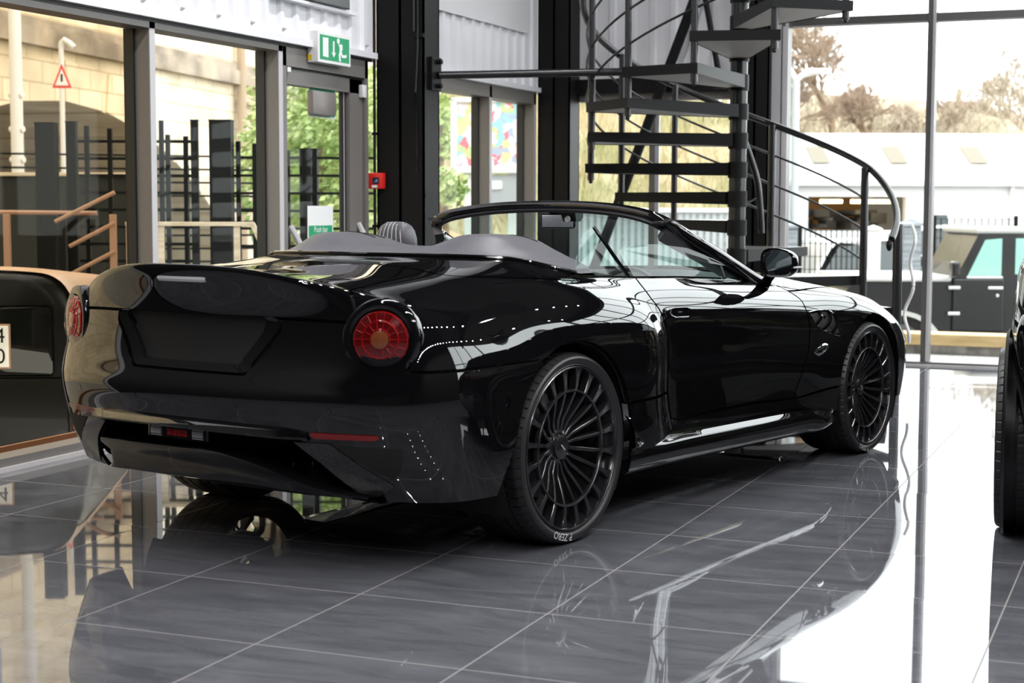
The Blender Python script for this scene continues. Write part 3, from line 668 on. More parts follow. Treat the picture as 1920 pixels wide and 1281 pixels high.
# ------------------------------------------------------------------ door cards, rails, glass
for s in (1, -1):
    G = []
    for y in np.linspace(.26, 1.92, 24):
        u, v = S_solve((1, 2), (y, float(np.interp(y, [.3, .72, 1.1, 1.55, 1.9], [.972, .957, .945, .922, .90]) - .004)), 9, 11.8); p = S(u, v); x = p[0]; z = p[2]
        G.append([((x - .012) * s, y, z - .004), ((x - .045) * s, y, z + .004), ((x - .085) * s, y, z - .012), ((x - .10) * s, y, z - .06), ((x - .085) * s, y, z - .3), ((x - .07) * s, y, z - .5)])
    MB().grid(G).build('door_card', leather, car, True, 50)
    L = []
    for y in np.linspace(.22, 1.86, 30):
        z = float(np.interp(y, [.2, .3, .72, 1.1, 1.55, 1.9], [.978, .975, .957, .945, .922, .90])); u, v = S_solve((1, 2), (y, z - .002), 9, 11.8); p = S(u, v); L.append(Vector((s * (p[0] - .004), y, p[2] + .003)))
    MB().sweep(L, [(-.007, -.004), (.007, -.004), (.007, .003), (-.007, .003)]).build('waist_moulding', gloss_black, car, True, 40)
    def pane(name, P, th=.004):
        P3 = [Vector((x * s, y, z)) for x, y, z in P]; c = sum(P3, Vector()) / len(P3)
        return link_mesh(name, P3, [tuple(range(len(P3)))], car_glass, car)
    if s > 0: pane('quarter_glass', [(.752, .30, .965), (.747, .309, 1.005), (.725, .35, 1.074), (.708, .41, 1.127), (.701, .462, 1.151), (.698, .517, 1.161), (.757, .668, .97), (.765, .68, .95)])
    if s > 0: MB().sweep([Vector((.697 * s, .517, 1.163)), Vector((.730 * s, .60, 1.06)), Vector((.764 * s, .69, .95))], [(-.006, -.005), (.006, -.005), (.006, .005), (-.006, .005)], up=(s, 0, 0)).build('quarter_glass_seal', gloss_black, car)
    if s > 0: pane('door_glass', [(.766, .73, .948), (.761, .718, .964), (.733, .655, 1.058), (.728, .67, 1.070), (.724, .74, 1.079), (.721, .829, 1.086), (.7205, .92, 1.087), (.722, 1.003, 1.084), (.725, 1.12, 1.076), (.728, 1.221, 1.066), (.744, 1.431, 1.015), (.756, 1.541, .979), (.768, 1.64, .93), (.772, 1.66, .905)])
    # ---- door mirror
    hm = MB(); G = []
    for t in np.linspace(0, 1, 15):
        y = .10 * t; k = math.sqrt(max(0, 1 - (t * .98) ** 2.4)); ring = []
        for a in np.linspace(0, 2 * PI, 33)[:-1]:
            ca, sa = math.cos(a), math.sin(a); hx = .089 * math.copysign(abs(ca) ** .62, ca); hz = (.064 if sa > 0 else .068) * math.copysign(abs(sa) ** .62, sa)
            if sa > 0: hz *= 1 - .22 * ((hx + .089) / .178) ** 3
            ring.append(((hx * k + .006 * (1 - k)) * s, y, hz * k - .004 * (1 - k)))
        ring.append(ring[0]); G.append(ring)
    hm.grid(G); ring = G[0]
    hm.grid([ring, [(p[0] * .90, .004, p[2] * .88) for p in ring], [(p[0] * .86, .030, p[2] * .83) for p in ring]])
    mir = hm.build('door_mirror', paint, car, True, 50); mir.location = (.945 * s, 1.655, .997); mir.rotation_euler = (0, 0, math.radians(-10) * s)
    Pm = [(p[0] * .87, .022, p[2] * .85) for p in G[0][:-1]]
    mg = link_mesh('mirror_glass', [(x, y, z) for x, y, z in Pm], [tuple(range(len(Pm)))], mirror_mat, mir); mg.rotation_euler = (math.radians(3), 0, math.radians(4) * s)
    MB().sweep([Vector((-.055 * s, .05, -.052)), Vector((-.095 * s, .06, -.085)), Vector((-.145 * s, .09, -.118)), Vector((-.18 * s, .12, -.128))], [(-.035, -.010), (.035, -.010), (.032, .010), (-.032, .010)], scale=[.7, .7, .9, 1.1]).build('mirror_stem', paint, mir, True, 50)
    MB().bbox(-.006, .006, -.03, .03, -.004, .004, .002).build('mirror_indicator', lamp_clear, mir).location = (.088 * s, .035, -.022)
    # ---- door handle
    def side_pt(y, z, out=0.0):
        u, v = S_solve((1, 2), (y, z), 9, 6); p = S(u, v); n = S_n(np.array(u), np.array(v)); n = n if n[0] > 0 else -n; q = p + n * out; return (q[0] * s, q[1], q[2])
    O_ = [(.775, .812), (.79, .826), (.83, .830), (.93, .827), (.962, .818), (.968, .803), (.955, .789), (.93, .786), (.82, .790), (.79, .798)]
    I_ = [(.5 * (a - .87) * 1.76 + .87, (b - .808) * .74 + .808) for a, b in O_]
    n_ = len(O_); mb = MB(); mb.add([side_pt(a, b, .001) for a, b in O_] + [side_pt(a, b, .005) for a, b in [(.97 * (a - .87) + .87, .95 * (b - .808) + .808) for a, b in O_]] + [side_pt(a, b, .004) for a, b in I_] + [side_pt(a, b, -.006) for a, b in I_] + [side_pt(.87, .808, .003)],
        [(k * n_ + i, k * n_ + (i + 1) % n_, (k + 1) * n_ + (i + 1) % n_, (k + 1) * n_ + i) for k in range(3) for i in range(n_)] + [(3 * n_ + i, 3 * n_ + (i + 1) % n_, 4 * n_) for i in range(n_)])
    mb.build('door_handle', paint, car, True, 35)
    mb = MB(); q = Vector(side_pt(.752, .812, .001)); mb.lathe([(.0, .006), (.008, .006), (.0115, .003), (.0125, 0), (.0125, -.006)], 'x', 20); l_ = mb.build('door_lock', paint, car, True, 40); l_.location = q; l_.scale = (s, 1, 1.4)
    # ---- fuel-flap-like round and fender vent, indicator
    def f_pt(y, z, out=0.0):
        u, v = S_solve((1, 2), (y, z), 12, 5); p = S(u, v); n = S_n(np.array(u), np.array(v)); n = n if n[0] > 0 else -n; q = p + n * out; return (q[0] * s, q[1], q[2])
    O_ = [(2.075, .752), (2.16, .757), (2.25, .755), (2.31, .745), (2.335, .715), (2.36, .665), (2.385, .628), (2.37, .618), (2.30, .628), (2.20, .652), (2.125, .688), (2.09, .720)]
    c_ = (2.21, .69); I_ = [(c_[0] + (a - c_[0]) * .86, c_[1] + (b - c_[1]) * .80) for a, b in O_]; n_ = len(O_)
    mb = MB(); mb.add([f_pt(a, b, .0005) for a, b in O_] + [f_pt(c_[0] + (a - c_[0]) * .95, c_[1] + (b - c_[1]) * .94, .004) for a, b in O_] + [f_pt(a, b, .002) for a, b in I_], [(k * n_ + i, k * n_ + (i + 1) % n_, (k + 1) * n_ + (i + 1) % n_, (k + 1) * n_ + i) for k in range(2) for i in range(n_)])
    vt = mb.build('fender_vent', paint, car, True, 45)
    link_mesh('vent_duct', [f_pt(a, b, .0012) for a, b in I_] + [f_pt(*c_, .0012)], [(i, (i + 1) % n_, n_) for i in range(n_)], matte_black, vt)
    for y0, y1, z1, zb in ((2.175, 2.115, .748, .690), (2.265, 2.185, .748, .662), (2.325, 2.265, .735, .640)):
        L = bez(f_pt(y0, z1, .004), f_pt(y0 + .012, z1 - .03, .012), f_pt(y0 + .01, zb + .03, .014), f_pt(y1 + .01, zb, .004), 10)
        MB().sweep(L, [(-.007, -.004), (.007, -.004), (.009, .003), (-.004, .005)], up=(s, 0, 0)).build('vent_bar', paint, vt, True, 40)
    L = [(2.105, .557), (2.135, .575), (2.175, .590), (2.215, .594), (2.245, .588), (2.258, .575), (2.235, .560), (2.20, .545), (2.165, .537), (2.13, .543)]; c_ = (2.185, .566); n_ = len(L)
    si = link_mesh('side_indicator', [f_pt(a, b, .0005) for a, b in L] + [f_pt(c_[0] + (a - c_[0]) * .7, c_[1] + (b - c_[1]) * .7, .009) for a, b in L] + [f_pt(*c_, .012)], [(i, (i + 1) % n_, n_ + (i + 1) % n_, n_ + i) for i in range(n_)] + [(n_ + i, n_ + (i + 1) % n_, 2 * n_) for i in range(n_)], chrome, car, True, None, 60)
# round flap on the right haunch
# ------------------------------------------------------------------ showroom shell
frame_grey = principled('anodised_frame', (.175, .163, .152), rough=.42)
frame_face = principled('anodised_frame_face', (.50, .49, .50), rough=.35)
frame_dark = principled('dark_gasket', (.012, .012, .012), rough=.5)
clad_white = principled('white_cladding', (.80, .80, .83), rough=.45)
steel_black = principled('black_painted_steel', (.008, .008, .0085), rough=.45, spec=.15)
white_plastic = principled('white_plastic', (.80, .80, .79), rough=.4)
win_glass = glass_mat('window_glass', (.97, .985, .975), .15, 1.5)
win_tint = glass_mat('window_glass_reflective', (.80, .76, .68), .15, 1.5)
green_sign = principled('safety_green', (.0, .33, .13), rough=.5)
white_sign = principled('sign_white', (.85, .86, .85), rough=.5)
red_plastic = principled('red_plastic', (.72, .02, .015), rough=.35)
yellow_st = principled('yellow_sticker', (.75, .55, .02), rough=.5)
dark_wall = principled('dark_wall', (.008, .008, .008), rough=.6)
ceil_mat = principled('dark_ceiling', (.03, .03, .031), rough=.7)
timber_red = principled('brown_sill', (.28, .12, .06), rough=.5)

# floor: polished slate-grey tiles, 0.643 m grid, each tile lying a hair out of level
fm = principled('polished_slate_tiles', (.08, .08, .085), rough=.03, spec=.5, ior=1.52)
N, L, B = nodes(fm)
tc = N.new('ShaderNodeTexCoord'); sp = N.new('ShaderNodeSeparateXYZ'); L.new(tc.outputs['Object'], sp.inputs[0])
def mth(op, a, b=None, c=None):
    n = N.new('ShaderNodeMath'); n.operation = op
    for i, q in enumerate((a, b, c)):
        if q is None: continue
        if isinstance(q, (int, float)): n.inputs[i].default_value = q
        else: L.new(q, n.inputs[i])
    return n.outputs[0]
T = .643
tx = mth('DIVIDE', mth('ADD', sp.outputs['X'], 3.019 + 10 * T), T); ty = mth('DIVIDE', mth('ADD', sp.outputs['Y'], -4.513 + 20 * T), T)
def edge(t):
    f = mth('FRACT', t); return mth('SUBTRACT', .5, mth('ABSOLUTE', mth('SUBTRACT', f, .5)))
ed = mth('MINIMUM', edge(tx), edge(ty)); joint = mth('LESS_THAN', ed, .0036)
cmb = N.new('ShaderNodeCombineXYZ'); L.new(mth('FLOOR', tx), cmb.inputs[0]); L.new(mth('FLOOR', ty), cmb.inputs[1])
wn = N.new('ShaderNodeTexWhiteNoise'); wn.noise_dimensions = '2D'; L.new(cmb.outputs[0], wn.inputs['Vector'])
mp = N.new('ShaderNodeMapping'); mp.inputs['Scale'].default_value = (1.1, 4.2, 1); mp.inputs['Rotation'].default_value = (0, 0, .25); L.new(tc.outputs['Object'], mp.inputs['Vector'])
off = N.new('ShaderNodeVectorMath'); off.operation = 'MULTIPLY_ADD'; L.new(wn.outputs['Color'], off.inputs[0]); off.inputs[1].default_value = (7, 7, 7); L.new(mp.outputs[0], off.inputs[2])
nz = N.new('ShaderNodeTexNoise'); nz.inputs['Scale'].default_value = 2.2; nz.inputs['Detail'].default_value = 10; nz.inputs['Roughness'].default_value = .62; nz.inputs['Distortion'].default_value = .8; L.new(off.outputs[0], nz.inputs['Vector'])
rp = N.new('ShaderNodeValToRGB'); rp.color_ramp.elements[0].position = .3; rp.color_ramp.elements[1].position = .72
rp.color_ramp.elements[0].color = (.080, .083, .094, 1); rp.color_ramp.elements[1].color = (.155, .160, .176, 1); L.new(nz.outputs['Fac'], rp.inputs['Fac'])
mx = N.new('ShaderNodeMix'); mx.data_type = 'RGBA'; L.new(joint, mx.inputs['Factor']); L.new(rp.outputs['Color'], mx.inputs[6]); mx.inputs[7].default_value = (.30, .29, .28, 1)
L.new(mx.outputs[2], B.inputs['Base Color'])
nz2 = N.new('ShaderNodeTexNoise'); nz2.inputs['Scale'].default_value = 30; nz2.inputs['Detail'].default_value = 3; L.new(tc.outputs['Object'], nz2.inputs['Vector'])
mr = N.new('ShaderNodeMapRange'); mr.inputs['From Min'].default_value = .4; mr.inputs['From Max'].default_value = .8; mr.inputs['To Min'].default_value = .015; mr.inputs['To Max'].default_value = .045; L.new(nz2.outputs['Fac'], mr.inputs['Value'])
L.new(mth('MAXIMUM', .022, mth('MULTIPLY', joint, .8)), B.inputs['Roughness'])
L.new(mth('SUBTRACT', .5, mth('MULTIPLY', joint, .42)), B.inputs['Specular IOR Level'])
sb = N.new('ShaderNodeVectorMath'); sb.operation = 'MULTIPLY_ADD'; L.new(wn.outputs['Color'], sb.inputs[0]); sb.inputs[1].default_value = (.0035, .0035, 0); sb.inputs[2].default_value = (-.00175, -.00175, 1)
nm = N.new('ShaderNodeVectorMath'); nm.operation = 'NORMALIZE'; L.new(sb.outputs[0], nm.inputs[0]); L.new(nm.outputs[0], B.inputs['Normal'])
tag(MB().box(-5.0, 5.4, -9, 12.96, -.12, 0).build('floor', fm), kind='structure')

H_CEIL = 5.3
tag(MB().box(-5.3, 5.6, -9.2, 13.2, H_CEIL, H_CEIL + .2).build('ceiling', ceil_mat), kind='structure')
for i, y in enumerate(np.arange(-7.5, 13, 3.4)):
    m = MB(); m.box(-5, 5.4, y - .09, y + .09, H_CEIL - .02, H_CEIL); m.box(-5, 5.4, y - .012, y + .012, H_CEIL - .38, H_CEIL); m.box(-5, 5.4, y - .09, y + .09, H_CEIL - .40, H_CEIL - .38)
    tag(m.build('trim_%d' % (20 + i), steel_black), kind='structure')
tag(MB().box(-5.2, 5.6, -9.2, -9, 0, H_CEIL).build('wall_back', dark_wall), kind='structure')

def frame_window(name, x0, Ys, z0, z1, glass, top_h=.05, deep=.14, first=True):
    """aluminium window in the plane x = x0 (inside face), uprights at Ys"""
    m = MB()
    U = Ys if first else Ys[1:]
    for y in U: m.box(x0 - deep, x0 - .004, y - .004, y + .050, z0, z1 + top_h)
    ya = Ys[0] if first else Ys[0] + .051
    m.box(x0 - deep, x0, ya, Ys[-1] + .05, z1, z1 + top_h); m.box(x0 - deep, x0 - .02, ya, Ys[-1] + .05, z0 - .055, z0)
    w = tag(m.build(name, frame_grey), kind='structure')
    f = MB()
    for y in U: f.box(x0 - .004, x0, y, y + .048, z0 - .02, z1 + top_h - .01)
    f.build('mullion_face', frame_face, w)
    k = MB()
    for y in Ys[1:]: k.box(x0 - deep - .01, x0 - deep + .05, y - .022, y - .005, z0, z1)
    k.build('glazing_bead', frame_dark, w)
    for a, b in zip(Ys[:-1], Ys[1:]):
        g = MB().box(x0 - deep - .002, x0 - deep + .004, a + .05, b - .004, z0, z1).build('pane', glass, w)
    return w
PITCH = 1.313
ys1 = [7.167 + PITCH * k for k in range(-2, 0)] + [7.167]
frame_window('window_1', -5.0, ys1, .062, 2.172, win_tint)
frame_window('window_2', -5.0, [7.1675, 8.485], .062, 2.172, win_glass, first=False)
# sill profile along the foot of the left wall
m = MB(); m.box(-5.20, -5.0, -9, 8.53, 0, .022); m.box(-5.16, -5.03, -9, 8.53, .022, .06); tag(m.build('trim_1', principled('white_sill', (.62, .60, .59), rough=.35)), kind='structure')
tag(MB().box(-5.19, -5.165, -9, 8.53, .03, .085).build('trim_2', timber_red), kind='structure')
tag(MB().box(-5.06, -4.995, -9, 9.70, 2.205, 2.222).build('trim_3', frame_dark), kind='structure')

tag(MB().box(-5.2, -5.0, -9, ys1[0], 0, H_CEIL).build('wall_left_near', dark_wall), kind='structure')
# door bay
m = MB(); m.box(-5.13, -5.0, 8.535, 8.575, 0, 2.205); m.box(-5.13, -5.0, 9.60, 9.645, 0, 2.205); m.box(-5.13, -5.0, 8.535, 9.645, 2.09, 2.205)
d = tag(m.build('door_1', frame_grey), kind='structure')
m = MB(); m.box(-5.10, -5.02, 8.58, 8.612, .02, 2.075); m.box(-5.10, -5.02, 9.42, 9.595, .02, 2.075); m.box(-5.10, -5.02, 8.58, 9.595, 1.985, 2.075); m.box(-5.10, -5.02, 8.58, 9.595, .02, .20)
leaf = m.build('door_leaf', frame_grey, d)
MB().box(-5.10, -5.024, 8.58, 9.595, 2.076, 2.0885).build('door_gap', frame_dark, d)
MB().box(-5.064, -5.056, 8.612, 9.42, .2, 1.985).build('door_pane', win_glass, d)
m = MB(); m.box(-5.066, -5.05, 9.355, 9.42, .2, 1.985); m.build('door_stile_bead', frame_dark, leaf)
MB().box(-5.049, -5.045, 9.385, 9.392, .2, 1.985).build('door_bead_edge', frame_face, leaf)
m = MB(); m.tube([(-4.96, 8.66, 1.00), (-4.96, 9.52, 1.00)], .016, 10); m.tube([(-5.02, 8.64, 1.12), (-4.985, 8.645, 1.06), (-4.955, 8.66, .99)], .020, 8); m.tube([(-5.02, 9.53, 1.13), (-4.985, 9.53, 1.07), (-4.955, 9.51, .99)], .020, 8); m.build('push_bar', frame_face, leaf, True)
MB().bbox(-5.02, -4.985, 9.545, 9.60, 1.96, 2.045, .006).build('door_contact', white_plastic, d, True)
MB().bbox(-5.003, -4.996, 8.585, 8.625, 2.055, 2.085, .002).build('door_contact', white_plastic, d)
# notices on the door glass
nt = thing('door_notice', 'white and green push bar notice taped low on the glass of the exit door', 'notice', (-5.05, 9.075, 1.08))
MB().box(-.003, .0, -.165, .165, -.085, .165).build('paper', white_sign, nt)
MB().box(.0, .002, -.155, .15, -.072, .040).build('green_panel', green_sign, nt)
V, Fc = text_mesh('Push bar\nto open', .052); MB().add([(.003, p.x, p.y - .012) for p in V], Fc).build('lettering', white_sign, nt, recalc=False)
nt = thing('door_sign', 'white and green exit sign behind a grey box on the upper door glass', 'sign', (-5.05, 9.09, 1.9))
MB().box(-.008, -.004, -.15, .20, -.095, .105).build('sign_board', white_sign, nt)
MB().box(-.004, -.002, -.14, .185, -.085, .095).build('green_panel', green_sign, nt)
MB().bbox(-.0, .05, -.185, .12, -.082, .068, .012).build('grey_box', principled('grey_box', (.22, .20, .19), rough=.3), nt, True)

# corrugated white cladding above the windows
def cladding(name, axis, at, a0, a1, z0, z1, pitch, phase, rib=.075, h=.022, ends=True):
    P = []; k0 = math.floor((a0 - phase) / pitch) - 1; t = [a0]
    pr = [(a0, 0)]
    for k in range(k0, k0 + int((a1 - a0) / pitch) + 4):
        c = phase + k * pitch
        for da, hh in ((-rib / 2, 0), (-rib / 2 + .018, h), (rib / 2 - .018, h), (rib / 2, 0)):
            if a0 < c + da < a1: pr.append((c + da, hh))
    pr.append((a1, 0)); m = MB(); G = []
    for a, hh in pr:
        G.append([(at + hh, a, z) if axis == 'x' else (a, at - hh, z) for z in (z0, z1)])
    m.grid(G); return m.build(name, clad_white, None)
c = tag(cladding('wall_left', 'x', -4.995, ys1[0], 9.70, 2.262, H_CEIL, .178, 7.424), kind='structure')
m = MB(); m.box(-5.14, -4.955, ys1[0], 9.70, 2.222, 2.262); m.box(-5.20, -5.0, ys1[0], 9.70, 2.262, H_CEIL); m.build('cladding_trim', clad_white, c)
for y in np.arange(7.424 - .356 * 5, 9.7, .356):
    MB().cyl((-4.975, y, 2.30), (-4.962, y, 2.30), .010, 12).cyl((-4.962, y, 2.30), (-4.950, y, 2.30), .0055, 6).build('fixing_bolt', frame_face, c)
c = tag(cladding('wall_left_far', 'x', -4.995, 10.0, 12.9, 2.24, H_CEIL, .178, 10.975), kind='structure')
m = MB(); m.box(-5.14, -4.96, 10.0, 12.9, 2.20, 2.24); m.box(-5.2, -5.0, 10.0, 12.9, 2.24, H_CEIL); m.build('cladding_trim', clad_white, c)
m = MB(); m.box(-4.97, -4.955, 10.2, 12.45, 2.66, 4.2); tag(m.build('wall_board', principled('white_board', (.78, .78, .80), rough=.3)), 'smooth white board fixed on the ribbed cladding between the two black columns', 'board')
t = thing('wall_screen', 'black panel with a white edge strip mounted high above the exit sign', 'panel', (-4.97, 8.95, 2.49))
MB().bbox(0, .07, -.24, .26, .0, .6, .006).build('panel_body', principled('screen_black', (.012, .012, .013), rough=.25), t); MB().box(-.02, .05, -.62, .40, -.022, -.004).build('edge_strip', clad_white, t)

# exit sign
t = thing('exit_sign', 'green and white running man exit sign box above the glass door', 'sign', (-4.92, 9.035, 2.23))
MB().bbox(-.075, 0, -.210, .215, -.098, .096, .004).build('sign_case', white_plastic, t)
MB().box(0, .002, -.188, .192, -.078, .074).build('green_panel', green_sign, t)
def flat(pts, y0=0, z0=0, th=.0025): return [(th, y0 + a, z0 + b) for a, b in pts]
m = MB(); m.prism(flat([(-.155, -.058), (-.085, -.062), (-.085, .060), (-.155, .058)]), (.001, 0, 0)); m.build('door_pictogram', white_sign, t)
m = MB(); m.prism(flat([(-.026, .045), (-.006, .045), (-.006, -.025), (.012, -.025), (-.016, -.056), (-.044, -.025), (-.026, -.025)]), (.001, 0, 0)); m.build('arrow', white_sign, t)
m = MB(); m.lathe([(.018, .0025), (.018, .0035), (0, .0035)], 'x', 20, (0, .045, .052))
m.prism(flat([(.045, .030), (.092, .036), (.100, .028), (.100, .0), (.088, -.004), (.098, -.030), (.132, -.030), (.150, -.022), (.156, -.038), (.135, -.048), (.090, -.048), (.080, -.030), (.072, -.040), (.078, -.075), (.055, -.075), (.050, -.035), (.062, -.010), (.062, .012)]), (.001, 0, 0))
m.build('running_figure', white_sign, t)
MB().box(-.072, -.045, -.2125, -.2105, -.085, -.05).build('label_sticker', yellow_st, t)

# black steel columns
def column(name, x0, x1, y0, y1, label):
    m = MB(); m.box(x0, x1, y0, y0 + .016, 0, H_CEIL); m.box(x0, x1, y1 - .016, y1, 0, H_CEIL); m.box((x0 + x1) / 2 - .01, (x0 + x1) / 2 + .01, y0, y1, 0, H_CEIL); m.box(x1 - .012, x1, y0, y1, 0, H_CEIL); m.box(x0, x0 + .012, y0, y1, 0, H_CEIL)
    return m
t = tag(column('steel_column', -4.985, -4.635, 9.74, 9.985, '').build('trim_10', steel_black), kind='structure')
m = MB(); m.box(-4.70, -4.63, 9.725, 9.74, 2.36, 2.385)
for z in (1.55, 1.62, 1.5): m.cyl((-4.78 + (z - 1.5) * 1.3, 9.742, 1.28 + (z - 1.5) * .3), (-4.78 + (z - 1.5) * 1.3, 9.732, 1.28 + (z - 1.5) * .3), .006, 6)
m.build('column_fixing', steel_black, t)
m = MB(); m.tube([(-4.70, 9.728, 5.2), (-4.70, 9.728, 2.40)], .007, 8); m.tube([(-4.672, 9.728, 5.2), (-4.672, 9.728, 2.30), (-4.69, 9.728, 2.0), (-4.68, 9.728, 1.6), (-4.685, 9.728, 1.47)], .0055, 8); m.build('column_cable', principled('dark_cable', (.03, .03, .03), rough=.4), t, True)
t2 = tag(column('steel_column', -4.99, -4.705, 12.72, 12.96, '').build('trim_11', steel_black), kind='structure')
t3 = tag(column('steel_column', -3.28, -3.05, 12.86, 13.1, '').build('trim_12', steel_black), kind='structure')
m = MB(); m.tube([(-5.0, 9.735, 5.2), (-5.0, 9.735, 1.47)], .010, 10); m.tube([(-5.0, 9.735, 1.36), (-5.0, 9.735, .1)], .010, 10)
for z in (2.25, 1.72, 1.1): m.box(-5.016, -4.984, 9.725, 9.745, z, z + .02)
tag(m.build('conduit_pipe', steel_black, None, True), 'thin black conduit pipe running down the left edge of the black column', 'pipe')
t = thing('fire_call_point', 'red fire alarm call point on the black column beside the exit door', 'alarm', (-4.968, 9.70, 1.415))
MB().bbox(-.055, .055, -.035, .03, -.055, .052, .008).build('case', red_plastic, t, True)
MB().box(-.012, .036, -.0385, -.034, -.022, .022).build('break_glass', principled('call_glass', (.02, .03, .05), rough=.1), t)
MB().box(-.018, .022, -.0388, -.034, -.047, -.030).build('key_slot', white_sign, t)
m = MB(); m.prism([(-.002, -.0395, -.012), (.010, -.0395, -.002), (.026, -.0395, .012), (.022, -.0395, .0), (.030, -.0395, -.010), (.012, -.0395, -.006)], (0, .001, 0)); m.build('call_symbol', principled('pale_blue', (.25, .4, .6), rough=.5), t)
# windows of the far left bay
frame_window('window_3', -5.0, [10.06, 11.71, 12.66], .062, 2.10, win_glass, top_h=.10)
tag(MB().box(-5.2, -5.0, 10.0, 12.9, 0, .06).build('trim_4', clad_white), kind='structure')

# front wall, left part: white cladding over a black beam over a window
c = tag(cladding('wall_front', 'y', 12.985, -4.72, -3.28, 2.32, H_CEIL, .178, -4.6, h=.02), kind='structure')
MB().box(-4.72, -3.05, 13.0, 13.15, 2.32, H_CEIL).build('cladding_back', clad_white, c)
tag(MB().box(-4.72, -3.28, 12.90, 13.05, 2.195, 2.315).build('trim_13', steel_black), kind='structure')
m = MB(); m.box(-4.72, -3.28, 12.97, 13.08, 2.13, 2.195); m.box(-4.72, -3.28, 12.97, 13.08, -.02, .06); m.box(-4.085, -4.035, 12.97, 13.08, .06, 2.13)
w4 = tag(m.build('window_4', frame_grey), kind='structure'); MB().box(-4.035, -4.0, 12.972, 13.0, .06, 2.13).build('mullion_face', frame_face, w4)
MB().box(-4.72, -3.28, 13.03, 13.036, .06, 2.13).build('pane', win_glass, w4)
# big front glazing
xs = [-2.955, -1.795, -.65, .50, 1.65, 2.80, 3.95, 5.30]
m = MB()
for i, x in enumerate(xs): m.box(x - .028, x + .034, 12.96, 13.10, -.03, H_CEIL)
for z in (2.695, 3.95): m.box(-3.05, 5.4, 12.965, 13.10, z, z + .06)
m.box(-3.05, 5.4, 12.93, 13.10, -.055, .028)
w5 = tag(m.build('window_5', principled('front_frame', (.10, .097, .095), rough=.4)), kind='structure')
m = MB()
for x in xs: m.box(x + .012, x + .036, 12.955, 12.962, .03, H_CEIL)
m.box(-3.05, -2.975, 12.955, 12.962, .03, H_CEIL); m.box(-2.962, -2.935, 12.95, 12.962, .03, 2.695)
m.build('mullion_face', frame_face, w5)
for a, b in zip(xs[:-1], xs[1:]):
    for z0, z1 in ((.028, 2.695), (2.755, 3.95), (4.01, H_CEIL)): MB().box(a + .034, b - .028, 13.02, 13.026, z0, z1).build('pane', win_glass, w5)
tag(MB().box(-3.05, 5.4, 12.90, 12.962, 0, .012).build('trim_5', frame_face), kind='structure')
# unseen spandrel added and right-hand wall shaped to darken reflections, with high windows above
XR = 5.4
tag(MB().box(-.62, XR, 12.80, 12.955, 0, .95).build('wall_added_spandrel', dark_wall), kind='structure')
m = MB(); yy = list(np.arange(6.6, 13.3, 1.6))
for y in yy: m.box(XR, XR + .14, y - .03, y + .03, .92, H_CEIL)
for z in (.92, 3.2): m.box(XR, XR + .14, 6.6, 13.0, z, z + .06)
w6 = tag(m.build('window_6', frame_grey), kind='structure')
for a, b in zip(yy[:-1], yy[1:]): MB().box(XR + .06, XR + .066, a + .03, b - .03, .98, H_CEIL).build('pane', win_glass, w6)
m = MB(); m.box(XR, XR + .2, -9.2, 6.6, 0, H_CEIL); m.box(XR, XR + .2, 6.6, 13.2, 0, .92)
tag(m.build('wall_right', dark_wall), kind='structure')

# tie rod from the column to the staircase
t = thing('tie_rod', 'black horizontal steel tube tying the spiral staircase to the black column', 'rod', (-4.62, 9.90, 2.13))
a = Vector((-4.60, 9.905, 2.122)); b = Vector((-3.405, 10.50, 2.158)); o_ = Vector(t.location)
MB().cyl(a - o_, b - o_, .0265, 20).build('tube', principled('black_tube', (.02, .02, .021), rough=.22), t, True)
m = MB(); m.box(-.012, .012, -.085, .06, -.11, .11); m.build('wall_plate', steel_black, t)
for dz in (-.08, .08): MB().cyl((.012, -.0, dz), (.045, 0, dz), .018, 6).build('bolt', steel_black, t)

# LED downlights under the roof
led = principled('led_glow', (1, 1, 1), emit=(1, .985, 1), estr=720)
p = None
for x in (-2.9, .9, 3.9):
    for y in np.arange(-3.6, 12.4, .64):
        if x < -2 and y > 9.4: continue
        if p is None:
            p = thing('downlight', 'small round white downlight under the dark roof', 'light', (x, y, H_CEIL - .42), 0, 'downlights under the roof')
            MB().lathe([(.075, .0), (.075, .05), (.03, .09), (.03, .42)], 'z', 20).build('can', steel_black, p, True, 30); MB().lathe([(.034, .004), (0, .004)], 'z', 20).build('lamp', led, p)
        else:
            q = copy_tree(p); q.location = (x, y, H_CEIL - .42)
